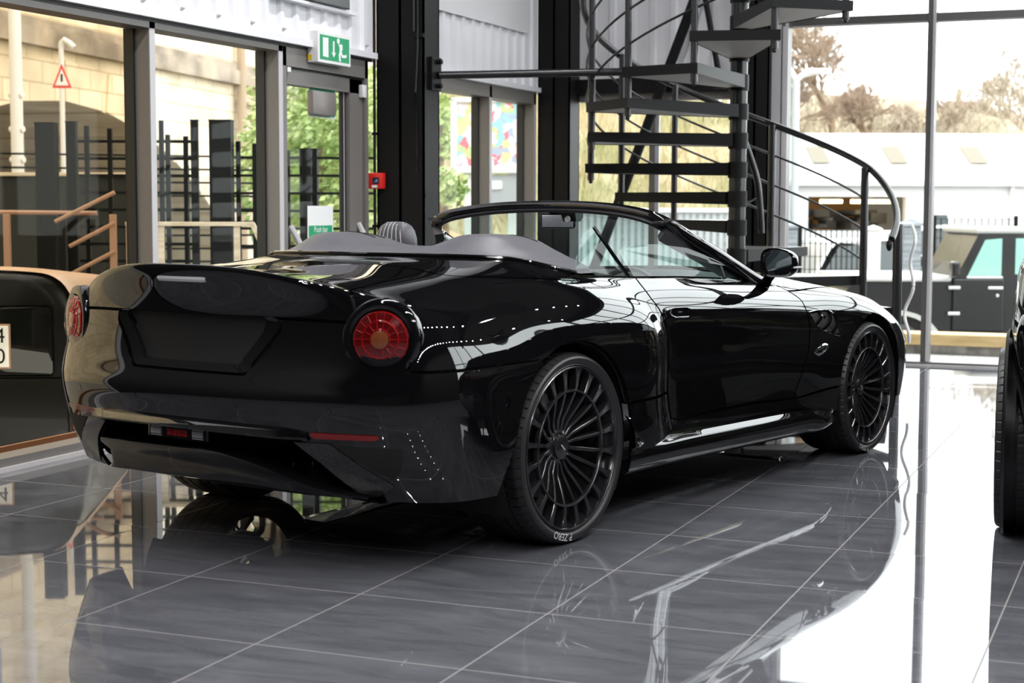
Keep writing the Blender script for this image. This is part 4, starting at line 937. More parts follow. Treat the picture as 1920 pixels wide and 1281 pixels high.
# ------------------------------------------------------------------ spiral staircase
PX, PY, ST_R = -2.835, 11.06, 1.09
stair_top = principled('tread_top_sheen', (.22, .22, .22), rough=.22)  # grey base paints in the reflected brightness on top of the black treads
lit_soffit = principled('tread_lit_soffit', (.66, .63, .61), rough=.45)  # pale colour stands in for floor light on the black tread undersides
tube_black = principled('stair_tube', (.016, .016, .017), rough=.24)
st = thing('spiral_staircase', 'black steel spiral staircase with open treads in front of the window wall', 'staircase', (PX, PY, 0))
MB().cyl((0, 0, 0), (0, 0, 5.3), .060, 28).build('centre_pole', tube_black, st, True)
W0 = math.radians(22.3)
def pol(th, r, z): a = math.radians(th) + W0; return Vector((r * math.cos(a), r * math.sin(a), z))
NT = 17
for k in range(NT):
    z = .142 + .2015 * k; th = -42 + 27.5 * k
    def tread(zt, zb_o, zb_i, ins):
        o = [pol(th + a, ST_R - ins, 0) for a in np.linspace(-15.2, 15.2, 2)]
        i = [pol(th - 58, .085, 0), pol(th + 58, .085, 0)]
        return o, i
    o, i = tread(0, 0, 0, 0); a0, a1, b0, b1 = o[0], o[1], i[0], i[1]
    up = lambda p, h: (p.x, p.y, h)
    dz_o, dz_i = .066, .088
    m = MB(); m.add([up(a0, z), up(a1, z), up(b1, z), up(b0, z), up(a0, z - dz_o), up(a1, z - dz_o), up(b1, z - dz_i), up(b0, z - dz_i)], [(0, 1, 5, 4), (1, 2, 6, 5), (2, 3, 7, 6), (3, 0, 4, 7)])
    t = m.build('tread', steel_black, st, recalc=False)
    MB().add([up(a0, z), up(a1, z), up(b1, z), up(b0, z), up(a0, z - .006), up(a1, z - .006), up(b1, z - .006), up(b0, z - .006)], [(0, 1, 2, 3), (7, 6, 5, 4)]).build('tread_plate', stair_top, t)
    g = [p * .985 for p in (a0, a1)]; MB().add([up(g[0], z - dz_o + .004), up(g[1], z - dz_o + .004), up(b1, z - dz_i + .004), up(b0, z - dz_i + .004), up(g[0], z - dz_o + .010), up(g[1], z - dz_o + .010), up(b1, z - dz_i + .010), up(b0, z - dz_i + .010)], [(3, 2, 1, 0), (4, 5, 6, 7), (0, 1, 5, 4)]).build('tread_lit_soffit', lit_soffit, t)
    MB().cyl((0, 0, z - .105), (0, 0, z + .006), .0685, 28).build('collar', steel_black, st, True)
def rail_z(th):
    base = .142 + (th + 42) / 27.5 * .2015
    return base + .92 if th >= 22 else .142 + 64 / 27.5 * .2015 + .92 - (22 - th) * .0102
for th in [22, 68] + [109 + 27.5 * i for i in range(9)]:
    k = (th + 42) / 27.5; zb = .142 + .2015 * math.floor(k) - .12
    if th < 80: zb = max(0, zb)
    p = pol(th, ST_R - .035, 0); b = MB().cyl((p.x, p.y, zb), (p.x, p.y, rail_z(th)), .0235 if th > 80 else .028, 14)
    b.sphere((p.x, p.y, zb - .008), .016, 10, 6); b.build('baluster', tube_black, st, True)
p = pol(-9, ST_R + .015, 0); MB().cyl((p.x, p.y, 0), (p.x, p.y, 1.13), .034, 16).build('newel_post', tube_black, st, True)
MB().tube([pol(t, ST_R, rail_z(t)) for t in np.arange(-27, 370, 4)], .0245, 12).build('handrail', tube_black, st, True)
MB().sphere(tuple(pol(-28, ST_R - .01, rail_z(-28) - .03)), .030, 14, 8, (.7, .7, 1.3)).build('rail_end_knuckle', steel_black, st, True)
for dz in (.225, .45, .675):
    MB().tube([pol(t, ST_R - .03, rail_z(max(t, 22)) - dz - (.0 if t >= 22 else (22 - t) * .009)) for t in np.arange(22, 340, 5)], .0085, 8).build('mid_rail', tube_black, st, True)
L = smooth_path([pol(95, .10, 1.86), pol(60, .13, 1.70), pol(40, .20, 1.45), pol(38, .235, 1.22), pol(38, .25, 1.06)], 6); e = MB().tube(L, .0225, 12); e.build('end_rail', tube_black, st, True)
MB().tube([pol(60, .06, 1.28), pol(45, .15, 1.28), pol(40, .205, 1.31)], .008, 8).build('rail_bracket', tube_black, st, True)
# white flexible hose hanging beside the newel
L = []
for i in range(46):
    z = 1.12 - i * .0185; L.append(Vector((-1.71 + .020 * math.sin(i * .33) + .018 * math.sin(i * .12), 11.58 + .01 * math.cos(i * .4), max(z, .02))))
tag(MB().tube(L, .012, 10).build('white_hose', white_plastic, None, True), 'white flexible hose hanging in waves beside the staircase newel post', 'hose')
# wind bracing behind the stair
t = thing('steel_brace', 'thick black diagonal steel brace leaning behind the spiral staircase', 'brace', (-4.79, 12.80, 0)); o_ = Vector(t.location)
MB().cyl(Vector((-4.79, 12.80, 0)) - o_, Vector((-2.78, 12.80, 5.2)) - o_, .042, 16).build('brace_tube', steel_black, t, True); MB().box(-.1, .1, -.02, .02, 0, .10).build('gusset', steel_black, t)
t = thing('steel_brace', 'thin black steel strut behind the upper treads of the spiral staircase', 'brace', (-3.40, 12.66, 2.25)); o_ = Vector(t.location)
MB().cyl((0, 0, 0), (-.55, 0, 2.8), .024, 12).build('brace_tube', steel_black, t, True); MB().box(-.05, .05, -.015, .015, -.06, .02).build('gusset', steel_black, t)
# ------------------------------------------------------------------ outside
cam_f, cam_r, cam_d = np.array(f_), np.array(r2), -np.array(u2)
def at(u, v, d):
    """point seen at (u,v) of the 1920x1281 frame, d metres along the view axis"""
    q = np.array([0, 0, CAM_H]) + d * (cam_f + (u - 960) / F_PX * cam_r + (v - 640.5) / F_PX * cam_d); return Vector(q)
RZ = 0.38944                                   # yaw of planes that face the camera
FW = Vector((-math.sin(RZ), math.cos(RZ), 0)); RT = Vector((math.cos(RZ), math.sin(RZ), 0))
asphalt = noise_color(principled('asphalt', (.3, .3, .3), rough=.9), (.20, .195, .19), (.30, .29, .28), scale=3)
stone = principled('viaduct_stone', (.5, .43, .32), rough=.9)
N, L, B = nodes(stone)
tc = N.new('ShaderNodeTexCoord'); br = N.new('ShaderNodeTexBrick'); br.inputs['Scale'].default_value = 1.0; br.inputs['Brick Width'].default_value = .75; br.inputs['Row Height'].default_value = .32; br.inputs['Mortar Size'].default_value = .012
br.inputs['Color1'].default_value = (.88, .77, .57, 1); br.inputs['Color2'].default_value = (.78, .66, .47, 1); br.inputs['Mortar'].default_value = (.52, .42, .28, 1)
L.new(tc.outputs['UV'], br.inputs['Vector']) if False else None
mp = N.new('ShaderNodeMapping'); mp.inputs['Rotation'].default_value = (PI / 2, 0, 0); L.new(tc.outputs['Object'], mp.inputs['Vector']); L.new(mp.outputs[0], br.inputs['Vector'])
nz = N.new('ShaderNodeTexNoise'); nz.inputs['Scale'].default_value = .9; nz.inputs['Detail'].default_value = 8; L.new(tc.outputs['Object'], nz.inputs['Vector'])
mx = N.new('ShaderNodeMix'); mx.data_type = 'RGBA'; mx.blend_type = 'MULTIPLY'; mx.inputs['Factor'].default_value = .6; L.new(br.outputs['Color'], mx.inputs[6])
rp = N.new('ShaderNodeValToRGB'); rp.color_ramp.elements[0].position = .3; rp.color_ramp.elements[1].position = .6; rp.color_ramp.elements[0].color = (.45, .40, .36, 1); rp.color_ramp.elements[1].color = (1, 1, 1, 1); L.new(nz.outputs['Fac'], rp.inputs['Fac']); L.new(rp.outputs['Color'], mx.inputs[7]); L.new(mx.outputs[2], B.inputs['Base Color'])
fence_black = principled('fence_black', (.008, .009, .008), rough=.6, spec=.12)
timber = noise_color(principled('pale_timber', (.6, .5, .36), rough=.7), (.50, .40, .27), (.66, .56, .42), scale=4, stretch=(1, 8, 8))
timber_y = noise_color(principled('yellow_timber', (.6, .42, .18), rough=.7), (.55, .38, .17), (.72, .52, .27), scale=3, stretch=(1, 6, 6))
copper_t = principled('warm_metal', (.42, .24, .15), rough=.4)
render_white = principled('white_render', (.80, .79, .77), rough=.7)
slate = noise_color(principled('slate_stone', (.2, .22, .24), rough=.9), (.16, .18, .20), (.34, .36, .38), scale=2, stretch=(1, 1, 9))
bark = principled('bark', (.24, .17, .11), rough=.9)
twig = principled('winter_twigs', (.36, .27, .20), rough=.9)
leafs = noise_color(principled('shrub_leaves', (.2, .35, .05), rough=.55), (.20, .32, .08), (.58, .66, .28), scale=1.3)
grass = noise_color(principled('rough_grass', (.3, .36, .1), rough=.9), (.21, .20, .10), (.40, .32, .20), scale=.5)
tag(MB().box(-90, 60, 13.2, 160, -1.15, -1.05).box(-90, -5.3, -60, 13.2, -1.15, -1.05).box(5.7, 60, -60, 13.2, -1.15, -1.05).build('ground', asphalt), kind='structure')

# ---- viaduct across the road
VD = Vector((-math.sin(math.radians(9.8)), math.cos(math.radians(9.8)), 0)); VN = Vector((VD.y, -VD.x, 0)); VP = at(100, 200, 24)
def onv(u, v):
    o = Vector((0, 0, CAM_H)); r = at(u, v, 1) - o; k = (VP - o).dot(VN) / r.dot(VN); p = o + r * k - VP; return p.dot(VD), p.z + VP.z
A0, A1, A2 = onv(0, 195), onv(90, 187), onv(240, 233)
def circ3(a, b, c):
    (x1, y1), (x2, y2), (x3, y3) = a, b, c; D = 2 * (x1 * (y2 - y3) + x2 * (y3 - y1) + x3 * (y1 - y2))
    ux = ((x1 ** 2 + y1 ** 2) * (y2 - y3) + (x2 ** 2 + y2 ** 2) * (y3 - y1) + (x3 ** 2 + y3 ** 2) * (y1 - y2)) / D; uy = ((x1 ** 2 + y1 ** 2) * (x3 - x2) + (x2 ** 2 + y2 ** 2) * (x1 - x3) + (x3 ** 2 + y3 ** 2) * (x2 - x1)) / D
    return ux, uy, math.hypot(x1 - ux, y1 - uy)
cx, cz, cr = circ3(A0, A1, A2)
via = thing('stone_viaduct', 'tall buff stone viaduct with a dark arch across the road', 'viaduct', tuple(VP), math.atan2(VD.y, VD.x)); ZB = -1.2 - VP.z
cz -= VP.z
def vl(s, h, dpt=0): return (s, dpt, h)          # local: x along wall, y into wall (+), z
a = [PI * k / 32 for k in range(33)]; L0, L1, TOP = -40, 60, 14
m = MB(); arc = [(cx + cr * math.cos(t), cz + cr * math.sin(t)) for t in a]
for p, q in zip(arc[:-1], arc[1:]): m.add([vl(*p), vl(*q), vl(q[0], TOP), vl(p[0], TOP)], [(0, 1, 2, 3)])
m.add([vl(cx + cr, ZB), vl(L1, ZB), vl(L1, TOP), vl(cx + cr, TOP)], [(0, 1, 2, 3)]); m.add([vl(L0, ZB), vl(cx - cr, ZB), vl(cx - cr, TOP), vl(L0, TOP)], [(0, 1, 2, 3)])
m.add([vl(cx + cr, ZB), vl(cx + cr, cz), vl(cx + cr, cz, 6), vl(cx + cr, ZB, 6)], [(0, 1, 2, 3)]); m.add([vl(cx - cr, ZB), vl(cx - cr, cz), vl(cx - cr, cz, 6), vl(cx - cr, ZB, 6)], [(0, 1, 2, 3)])
for p, q in zip(arc[:-1], arc[1:]): m.add([vl(*p), vl(*q), vl(q[0], q[1], 6), vl(p[0], p[1], 6)], [(0, 1, 2, 3)])
m.add([vl(L0, ZB, 6), vl(L1, ZB, 6), vl(L1, TOP, 6), vl(L0, TOP, 6)], [(0, 1, 2, 3)])
m.build('wall', stone, via)
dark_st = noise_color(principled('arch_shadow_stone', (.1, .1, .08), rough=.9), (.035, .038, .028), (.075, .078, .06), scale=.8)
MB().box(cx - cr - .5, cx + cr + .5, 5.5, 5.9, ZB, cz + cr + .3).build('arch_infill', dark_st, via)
m = MB()
for k in range(24):
    t0, t1 = PI * k / 24 + .006, PI * (k + 1) / 24 - .006; r0, r1 = cr, cr + .62
    m.prism([(cx + r0 * math.cos(t0), -.035, cz + r0 * math.sin(t0)), (cx + r0 * math.cos(t1), -.035, cz + r0 * math.sin(t1)), (cx + r1 * math.cos(t1), -.035, cz + r1 * math.sin(t1)), (cx + r1 * math.cos(t0), -.035, cz + r1 * math.sin(t0))], (0, .04, 0))
m.build('arch_ring', stone, via)
zs = onv(120, 90)[1] - VP.z
m = MB(); m.box(L0, L1, -.16, 0, zs - .06, zs + .20); m.box(L0, L1, -.10, 0, zs + .20, zs + .34); m.build('string_course', noise_color(principled('weathered_course', (.3, .24, .18), rough=.9), (.20, .16, .12), (.42, .34, .25), scale=1.5), via)
s1 = onv(440, 150)[0]; m = MB(); m.cyl((s1, -.14, ZB), (s1, -.14, TOP), .09, 10); m.cyl((s1, -.12, onv(440, 190)[1] - VP.z), (s1 + 6, -.12, onv(440, 190)[1] - VP.z), .06, 8); m.build('drain_pipe', principled('old_pipe', (.38, .28, .18), rough=.7), via)

# ---- street furniture on the left
lp = thing('lamp_post', 'white lamp post standing in front of the viaduct arch', 'lamp post', tuple(at(34, 330, 18))); zb = -1.05 - lp.location.z
MB().cyl((0, 0, zb), (0, 0, 3.2), .072, 16, .066).build('post', render_white, lp, True); MB().tube([(0, 0, 3.15), (.1, 0, 3.3), (.9, 0, 3.35)], .04).build('lamp_arm', render_white, lp, True)
m = MB()
for z in (.18, .52, .9): m.cyl((-.09, 0, z), (.09, 0, z), .035, 8)
m.build('post_bracket', render_white, lp, True)
sp_ = at(116, 150, 19); ts = thing('warning_sign', 'red bordered triangular road sign in front of the viaduct', 'sign', tuple(sp_), RZ)
def tri(s, z0): return [(0, z0 + s * .60), (-s * .5, z0 - s * .30), (s * .5, z0 - s * .30)]
k = 19 / F_PX
MB().prism([(x * 37 * k, 0, (z) * 50 * k) for x, z in tri(1, 0)], (0, .01, 0)).build('sign_border', principled('sign_red', (.72, .05, .03), rough=.5), ts)
MB().prism([(x * 25 * k, -.006, z * 34 * k) for x, z in tri(1, 0)], (0, .005, 0)).build('sign_face', white_sign, ts)
MB().box(-.012, .012, -.010, -.005, -.02, .07).build('sign_symbol', fence_black, ts)
m = MB(); m.cyl((-.01, .03, -1.05 - sp_.z), (-.01, .03, .42), .03, 10); m.tube([(-.01, .03, .38), (.0, .03, .44), (.03, .02, .47), (.10, 0, .43), (.15, 0, .38)], .035, 8); m.build('sign_post', render_white, ts, True)

# ---- black steel fencing beside the building
def post(u0, u1, v, d, label, zg=-1.05, cat='post', name='fence_post', grp=None):
    a, b = at(u0, v, d), at(u1, v, d); w = (b - a).length; c = (a + b) / 2
    t = thing(name, label, cat, (c.x, c.y, zg), RZ, grp); h = c.z - zg
    MB().bbox(-w / 2, w / 2, 0, w * .9, 0, h, .004).build('post_shaft', fence_black, t); MB().box(-w / 2 - .004, w / 2 + .004, -.004, w * .9 + .004, h, h + .008).build('post_cap', fence_black, t)
    return t
post(391, 432, 226, 13, 'thick black steel gate post in the middle of the second window from the left')
post(356.5, 370, 226, 13, 'slim black steel post just left of the thick gate post in the second window')
post(64, 100, 231, 12.6, 'broad black steel post left of its narrower twin in the leftmost window')
post(122, 141, 229, 12.8, 'black steel post right of the broad post in the leftmost window')
post(561, 594, 280, 13.4, 'black steel post behind the glass of the exit door')
def fence(u0, u1, d, vt, v0, dv, n, verts, label, th=.017, d1=None):
    d1 = d1 or d; a = at(u0, v0, d); b = at(u1, v0, d1); c = Vector((a.x, a.y, -1.05)); ang = math.atan2(b.y - a.y, b.x - a.x); ln = (Vector((b.x, b.y, 0)) - Vector((a.x, a.y, 0))).length
    t = thing('steel_fence', label, 'fence', tuple(c), ang); z0 = a.z + 1.05; step = dv * d / F_PX
    for i in range(n):
        z = z0 - i * step
        if z > .05: MB().box(0, ln, -th / 2, th / 2, z - th * .62, z + th * .62).build('rail', fence_black, t)
    for f, vv in verts:
        zz = at(u0, vv, d).z + 1.05; MB().box(ln * f - .018, ln * f + .018, -.018, .018, 0, zz).build('upright', fence_black, t)
    return t
fence(141, 358, 13.2, 229, 265, 32, 15, [(.10, 236), (.30, 241), (.745, 226), (.80, 252), (.955, 255)], 'near black horizontal bar fence left of the gate post', .020)
fence(432, 700, 13.2, 264, 296, 33, 12, [(.055, 265), (.17, 269), (.40, 282), (.55, 282), (.8, 282)], 'near black horizontal bar fence right of the gate post', .017)
fence(-60, 500, 16.8, 256, 287, 26, 14, [(.05, 300), (.22, 300), (.38, 300), (.58, 305), (.72, 305), (.9, 304)], 'far black horizontal bar fence beyond the gate post', .018, 18)
m_t = thing('timber_handrail', 'pale timber handrail with posts beyond the second window', 'handrail', tuple(at(296, 416, 12.5)), RZ); k = 12.5 / F_PX
MB().bbox(0, 180 * k, -.03, .05, -.032, .0, .004).build('top_rail', timber, m_t); MB().sweep([(178 * k, 0, -.016), (198 * k, 0, -.20)], [(-.03, -.016), (.05, -.016), (.05, .016), (-.03, .016)]).build('sloping_rail', timber, m_t)
for uu in (-60, 0, 142): MB().bbox(uu * k, (uu + 11) * k, -.01, .03, -1.1, -.02, .003).build('handrail_post', timber, m_t)
MB().bbox(-60 * k, 4 * k, -.03, .05, -.032, .0, .004).build('top_rail', timber, m_t)
st_ = thing('ramp_railing', 'warm brown sloping ramp railing seen through the leftmost window', 'railing', tuple(at(105, 490, 12.3)), RZ); k = 12.3 / F_PX
zz = -1.05 - st_.location.z
for dx0, v0, dx1, v1 in ((0, 416, 112, 361), (26, 462, 111, 418), (26, 515, 111, 471)):
    MB().tube([(dx0 * k, 0, (490 - v0) * k), (dx1 * k, 0, (490 - v1) * k)], .016, 10).build('sloping_rail', copper_t, st_, True)
MB().tube([(-190 * k, .1, (490 - 398) * k), (72 * k, .1, (490 - 400) * k)], .018, 10).build('level_rail', copper_t, st_, True)
for dx in (12, 107, -92): MB().bbox((dx - 6) * k, (dx + 6) * k, 0, .04, zz, 88 * k, .003).build('railing_post', fence_black if dx == 12 else copper_t, st_)

bw = thing('boundary_wall', 'low dark boundary wall with a pale coping beyond the leftmost window', 'wall', tuple(at(-80, 330, 15.5)), RZ); k = 15.5 / F_PX
MB().box(0, 322 * k, 0, .25, -1.05 - bw.location.z, 0).build('wall_face', principled('dark_green_wall', (.012, .014, .010), rough=.8), bw); MB().bbox(-.02, 324 * k, -.04, .29, 0, .035, .006).build('coping', timber, bw)
# ---- dark 4x4 parked against the glass on the left, its back toward the room
dk = principled('dark_vehicle_paint', (.004, .0045, .004), rough=.35, coat=.12, spec=.2)
o_ = at(-125, 503, 9.5); vo = thing('off_road_car', 'dark off-road car with a tan roof and two line number plate outside the leftmost window', 'car', (o_.x, o_.y, -1.05), RZ + .06); hz = o_.z + 1.05
G = []
def vsec(y, k):
    P = [(-.90, .55), (-.93, .8), (-.92, 1.15), (-.86, 1.5), (-.80, hz - .18), (-.70, hz - .05), (-.5, hz - .012), (0, hz), (.5, hz - .012), (.70, hz - .05), (.80, hz - .18), (.86, 1.5), (.92, 1.15), (.93, .8), (.90, .55)]
    return [(q.x * k, y, .55 + (q.z - .55) * (1 if k > .99 else .55 + .45 * k) - max(0, y - .25) * .09 * max(0, q.z - 1.2)) for q in smooth_path([(x, 0, z) for x, z in P], 4)]
for y, k in ((-.02, .05), (-.02, .90), (.0, .95), (.05, .985), (.12, 1), (1.0, 1), (1.8, 1)): G.append(vsec(y, k))
MB().grid(G).build('body_shell', dk, vo, True, 50)
tan = principled('tan_roof', (.55, .33, .20), rough=.35)
G = [[(q[0] * 1.004, q[1], q[2] + .006) for q in vsec(y, 1)[16:41]] for y in (.02, .10, .25, 1.0, 1.8)]; G = [[(x, y, z - (.012 if y < .05 else 0)) for x, y, z in r_] for r_ in G]
MB().grid(G).build('roof', tan, vo, True, 60)
MB().bbox(-.70, .70, -.045, -.015, 1.28, hz - .22, .03).build('rear_window', principled('dark_vehicle_glass', (.005, .006, .006), rough=.03), vo, True)
MB().bbox(-.78, .78, -.035, -.018, .66, 1.27, .02).build('tailgate', dk, vo, True)
w_ = MB().lathe([(.16, -.16), (.30, -.17), (.36, -.14), (.37, -.06), (.33, -.04)], 'y', 40, (-.12, -.02, 1.0)).build('spare_wheel', rubber, vo, True, 40); MB().lathe([(0, -.15), (.2, -.145)], 'y', 30, (-.12, -.02, 1.0)).build('spare_wheel_cover', dk, w_, True)
MB().bbox(-.92, .92, -.16, .02, .50, .68, .02).build('rear_bumper', satin, vo)
for s in (-1, 1):
    MB().bbox(.84 * s - .05, .84 * s + .05, -.03, .06, .95, 1.16, .015).build('tail_lamp', lamp_red, vo)
    m = MB().lathe([(.20, .12), (.36, .13), (.39, .09), (.39, -.12), (.36, -.14), (.20, -.13)], 'x', 40, (.80 * s, .62, .39), closed=True); m.build('wheel', rubber, vo, True, 40)
k = 9.4 / F_PX; px_ = 133 * k
pl_ = MB().bbox(px_ - .165, px_ + .03, -.075, -.045, hz - 187 * k, hz - 108 * k, .004).build('number_plate', white_sign, vo); MB().bbox(px_ - .172, px_ + .037, -.070, -.04, hz - 190 * k, hz - 105 * k, .004).build('plate_surround', copper_t, pl_)
for tx_, zz_ in (('34', 128), ('0', 167)):
    V, Fc = text_mesh(tx_, .125, align='RIGHT'); MB().add([(q.x + px_ + .012, -.0765, q.y + hz - zz_ * k) for q in V], Fc).build('plate_lettering', fence_black, pl_, recalc=False)

# ---- greenery
def shrub(c, rx, ry, rz, n, size, mat, label, seed, trunk=.3, name='bush', cat='bush', grp=None):
    r = random.Random(seed); t = thing(name, label, cat, (c[0], c[1], c[2] - rz), 0, grp); m = MB()
    for _ in range(n):
        while True:
            p = Vector((r.uniform(-1, 1), r.uniform(-1, 1), r.uniform(-1, 1)))
            if .25 < p.length < 1: break
        k = 1 + .22 * math.sin(p.x * 7 + seed) * math.cos(p.z * 6 + seed); q = Vector((p.x * rx * k, p.y * ry * k, p.z * rz * k + rz)); n_ = Vector((r.gauss(0, 1), r.gauss(0, 1), r.gauss(0, 1) + .6)).normalized(); s_ = size * r.uniform(.6, 1.3)
        e1 = n_.orthogonal().normalized() * s_; e2 = n_.cross(e1).normalized() * s_ * .55
        m.add([q - e1, q + e2, q + e1, q - e2], [(0, 1, 2, 3)])
    m.build('foliage', mat, t, recalc=False); MB().cyl((0, 0, -trunk - 1), (0, 0, rz), .06, 8, .03).build('stem', bark, t)
    return t
c = at(600, 260, 19); shrub(c, 1.0, .8, 1.25, 5000, .052, leafs, 'bright green bush behind the exit door glass', 1)
c = at(660, 330, 21); shrub(c, 1.0, .8, 1.3, 4200, .052, leafs, 'green bush right of the tallest bush behind the exit door', 2)
c = at(545, 330, 23); shrub(c, .9, .8, 1.2, 3600, .055, leafs, 'green bush left of the tallest bush behind the exit door', 3)
c = at(828, 235, 22.5); shrub(c, .16, .3, .5, 500, .05, leafs, 'small green bush left of the billboard', 4)
c = at(836, 352, 18.5); shrub(c, .24, .35, .22, 600, .045, leafs, 'low green bush at the foot of the billboard', 5)
# grassy bank behind the stair, rising away
G = []
for i in range(26):
    u = 800 + i * 25.2; row = []
    for j in range(10):
        q = at(u, 400, 24 + j * 1.55); row.append((q.x, q.y, -1.1 + 4.9 * (j / 9) ** .9 + .18 * math.sin(i * 1.1 + j * 1.3)))
    G.append(row)
tag(MB().grid(G).build('grass_bank', grass, None, True), 'rough grassy bank rising beyond the windows behind the staircase', 'bank', kind='stuff')
r = random.Random(9); tk = MB()
for i in range(5000):
    u = r.uniform(810, 1420); j = r.random() ** .7; q = at(u, 400, 24 + j * 13.8); q.z = -1.15 + 4.9 * j ** .9 ; w_ = RT * r.uniform(.01, .022); e = Vector((r.gauss(0, .12), r.gauss(0, .12), r.uniform(.12, .5 + .3 * j))); tk.add([q - w_, q + w_, q + e], [(0, 1, 2)])
tag(tk.build('bank_grass', noise_color(principled('dry_grass', (.35, .32, .15), rough=.9), (.24, .26, .09), (.52, .42, .26), scale=.5), None, recalc=False), 'tufts of dry and green grass growing over the bank behind the staircase', 'grass', kind='stuff')
lw = thing('pale_wall', 'pale low wall at the foot of the bank behind the staircase', 'wall', tuple(at(1076, 398, 23)), RZ); k = 23 / F_PX
MB().box(0, 350 * k, 0, .2, -1.05 - lw.location.z, 0).build('wall_face', principled('pale_concrete', (.52, .54, .54), rough=.8), lw); MB().bbox(-.03, 350 * k + .03, -.04, .24, 0, .06, .008).build('coping', render_white, lw)
m = MB()
for i in range(28): m.box(i * 12.8 * k, i * 12.8 * k + .03, -.02, -.001, -1.0, -.02)
m.build('wall_rib', slate, lw)
# ---- billboard
bp = at(918, 255, 20); bb = thing('billboard', 'white framed billboard with a colourful poster beyond the far left windows', 'billboard', (bp.x, bp.y, -1.05), RZ - .25); k = 20 / F_PX
z0, z1 = at(918, 325, 20).z + 1.05, at(918, 183, 20).z + 1.05
m = MB(); w = 74 * k
for x0, x1, a0, a1 in ((-w, w, z1 - .06, z1), (-w, w, z0, z0 + .09), (-w, -w + .07, z0, z1), (w - .07, w, z0, z1)): m.bbox(x0, x1, -.06, .04, a0, a1, .01)
m.build('billboard_frame', render_white, bb)
pm = principled('poster_print', (.5, .3, .4), rough=.5); N, L, B = nodes(pm); tc = N.new('ShaderNodeTexCoord'); vo_ = N.new('ShaderNodeTexVoronoi'); vo_.inputs['Scale'].default_value = 9; nz = N.new('ShaderNodeTexNoise'); nz.inputs['Scale'].default_value = 5
ad = N.new('ShaderNodeVectorMath'); ad.operation = 'MULTIPLY_ADD'; L.new(tc.outputs['Object'], nz.inputs['Vector']); L.new(nz.outputs['Color'], ad.inputs[0]); ad.inputs[1].default_value = (.35, .35, .35); L.new(tc.outputs['Object'], ad.inputs[2]); L.new(ad.outputs[0], vo_.inputs['Vector'])
rp = N.new('ShaderNodeValToRGB'); rp.color_ramp.interpolation = 'CONSTANT'; E_ = rp.color_ramp.elements; E_[0].color = (.75, .75, .8, 1); E_[1].position = .85; E_[1].color = (.85, .82, .84, 1)
for pos, col in ((.16, (.78, .22, .28)), (.28, (.88, .68, .75)), (.40, (.35, .62, .66)), (.50, (.86, .78, .82)), (.60, (.58, .66, .32)), (.68, (.42, .48, .62)), (.76, (.88, .62, .36))):
    e = E_.new(pos); e.color = (*col, 1)
L.new(vo_.outputs['Color'], rp.inputs['Fac']); L.new(rp.outputs['Color'], B.inputs['Base Color'])
MB().box(-w + .05, w - .05, -.02, .0, z0 + .07, z1 - .05).build('poster', pm, bb)
MB().box(-w + .3, w - .1, -.01, .02, z0 - .45, z0 - .02).build('lower_board', principled('grey_board', (.42, .44, .46), rough=.6), bb); MB().bbox(-w + .36, -w + .66, -.03, -.01, z0 - .20, z0 - .09, .02).build('maker_plate', white_sign, bb)
for x in (-w + .22, w - .2): MB().bbox(x - .06, x + .06, 0, .1, 0, z0, .01).build('billboard_leg', render_white, bb)
# ---- low retaining wall with timber edging right outside the front glass
m = thing('retaining_wall', 'low rubble wall with a yellow timber edging outside the front window', 'wall', (-1.0, 14.5, -1.05))
MB().box(-6, 8, 0, .3, 0, 1.085).build('rubble', noise_color(principled('rubble_stone', (.3, .3, .28), rough=.9), (.16, .15, .14), (.46, .44, .42), scale=7, bump=.6), m)
MB().bbox(-6, 8, -.05, .32, 1.085, 1.185, .01).build('timber_edging', timber_y, m)
tag(MB().box(-4.7, 10, 13.15, 14.5, -.30, -.045).build('trim_6', noise_color(principled('gravel_strip', (.5, .5, .5), rough=.9), (.36, .36, .36), (.66, .66, .66), scale=40)), kind='structure')
# ---- warehouse
wb = at(1690, 342, 36); wh = thing('warehouse', 'long white industrial building with a pale pitched roof', 'building', (wb.x, wb.y, -1.05), RZ); k = 36 / F_PX
ze = wb.z + 1.05; zr = at(1690, 251, 39).z + 1.05
corr = principled('white_profiled_sheet', (.80, .79, .78), rough=.6); N, L, B = nodes(corr); tc = N.new('ShaderNodeTexCoord'); wv = N.new('ShaderNodeTexWave'); wv.inputs['Scale'].default_value = 5; bp_n = N.new('ShaderNodeBump'); bp_n.inputs['Strength'].default_value = .35; L.new(tc.outputs['Object'], wv.inputs['Vector']); L.new(wv.outputs['Fac'], bp_n.inputs['Height']); L.new(bp_n.outputs['Normal'], B.inputs['Normal'])
x0, x1 = (1516 - 1690) * k, (1700 - 1690) * k; z0, z1 = at(1600, 432, 36).z + 1.05, at(1600, 369, 36).z + 1.05
m = MB(); m.box(-2.72, x0, 0, .3, 0, ze); m.box(x1, 14, 0, .3, 0, ze); m.box(x0, x1, 0, .3, z1, ze); m.box(x0, x1, 0, .3, 0, z0); m.box(-2.72, 14, 6, 6.3, 0, ze); m.build('wall', corr, wh)
MB().add([(-2.75, -.15, ze - .02), (14, -.15, ze - .02), (14, 3, zr), (-2.75, 3, zr), (-2.75, 6.2, ze), (14, 6.2, ze)], [(0, 1, 2, 3), (3, 2, 5, 4)]).build('roof', principled('pale_roof', (.74, .72, .69), rough=.6), wh)
MB().box(-2.75, 14, -.25, -.12, ze - .08, ze + .02).build('gutter', principled('gutter_grey', (.62, .61, .6), rough=.5), wh)
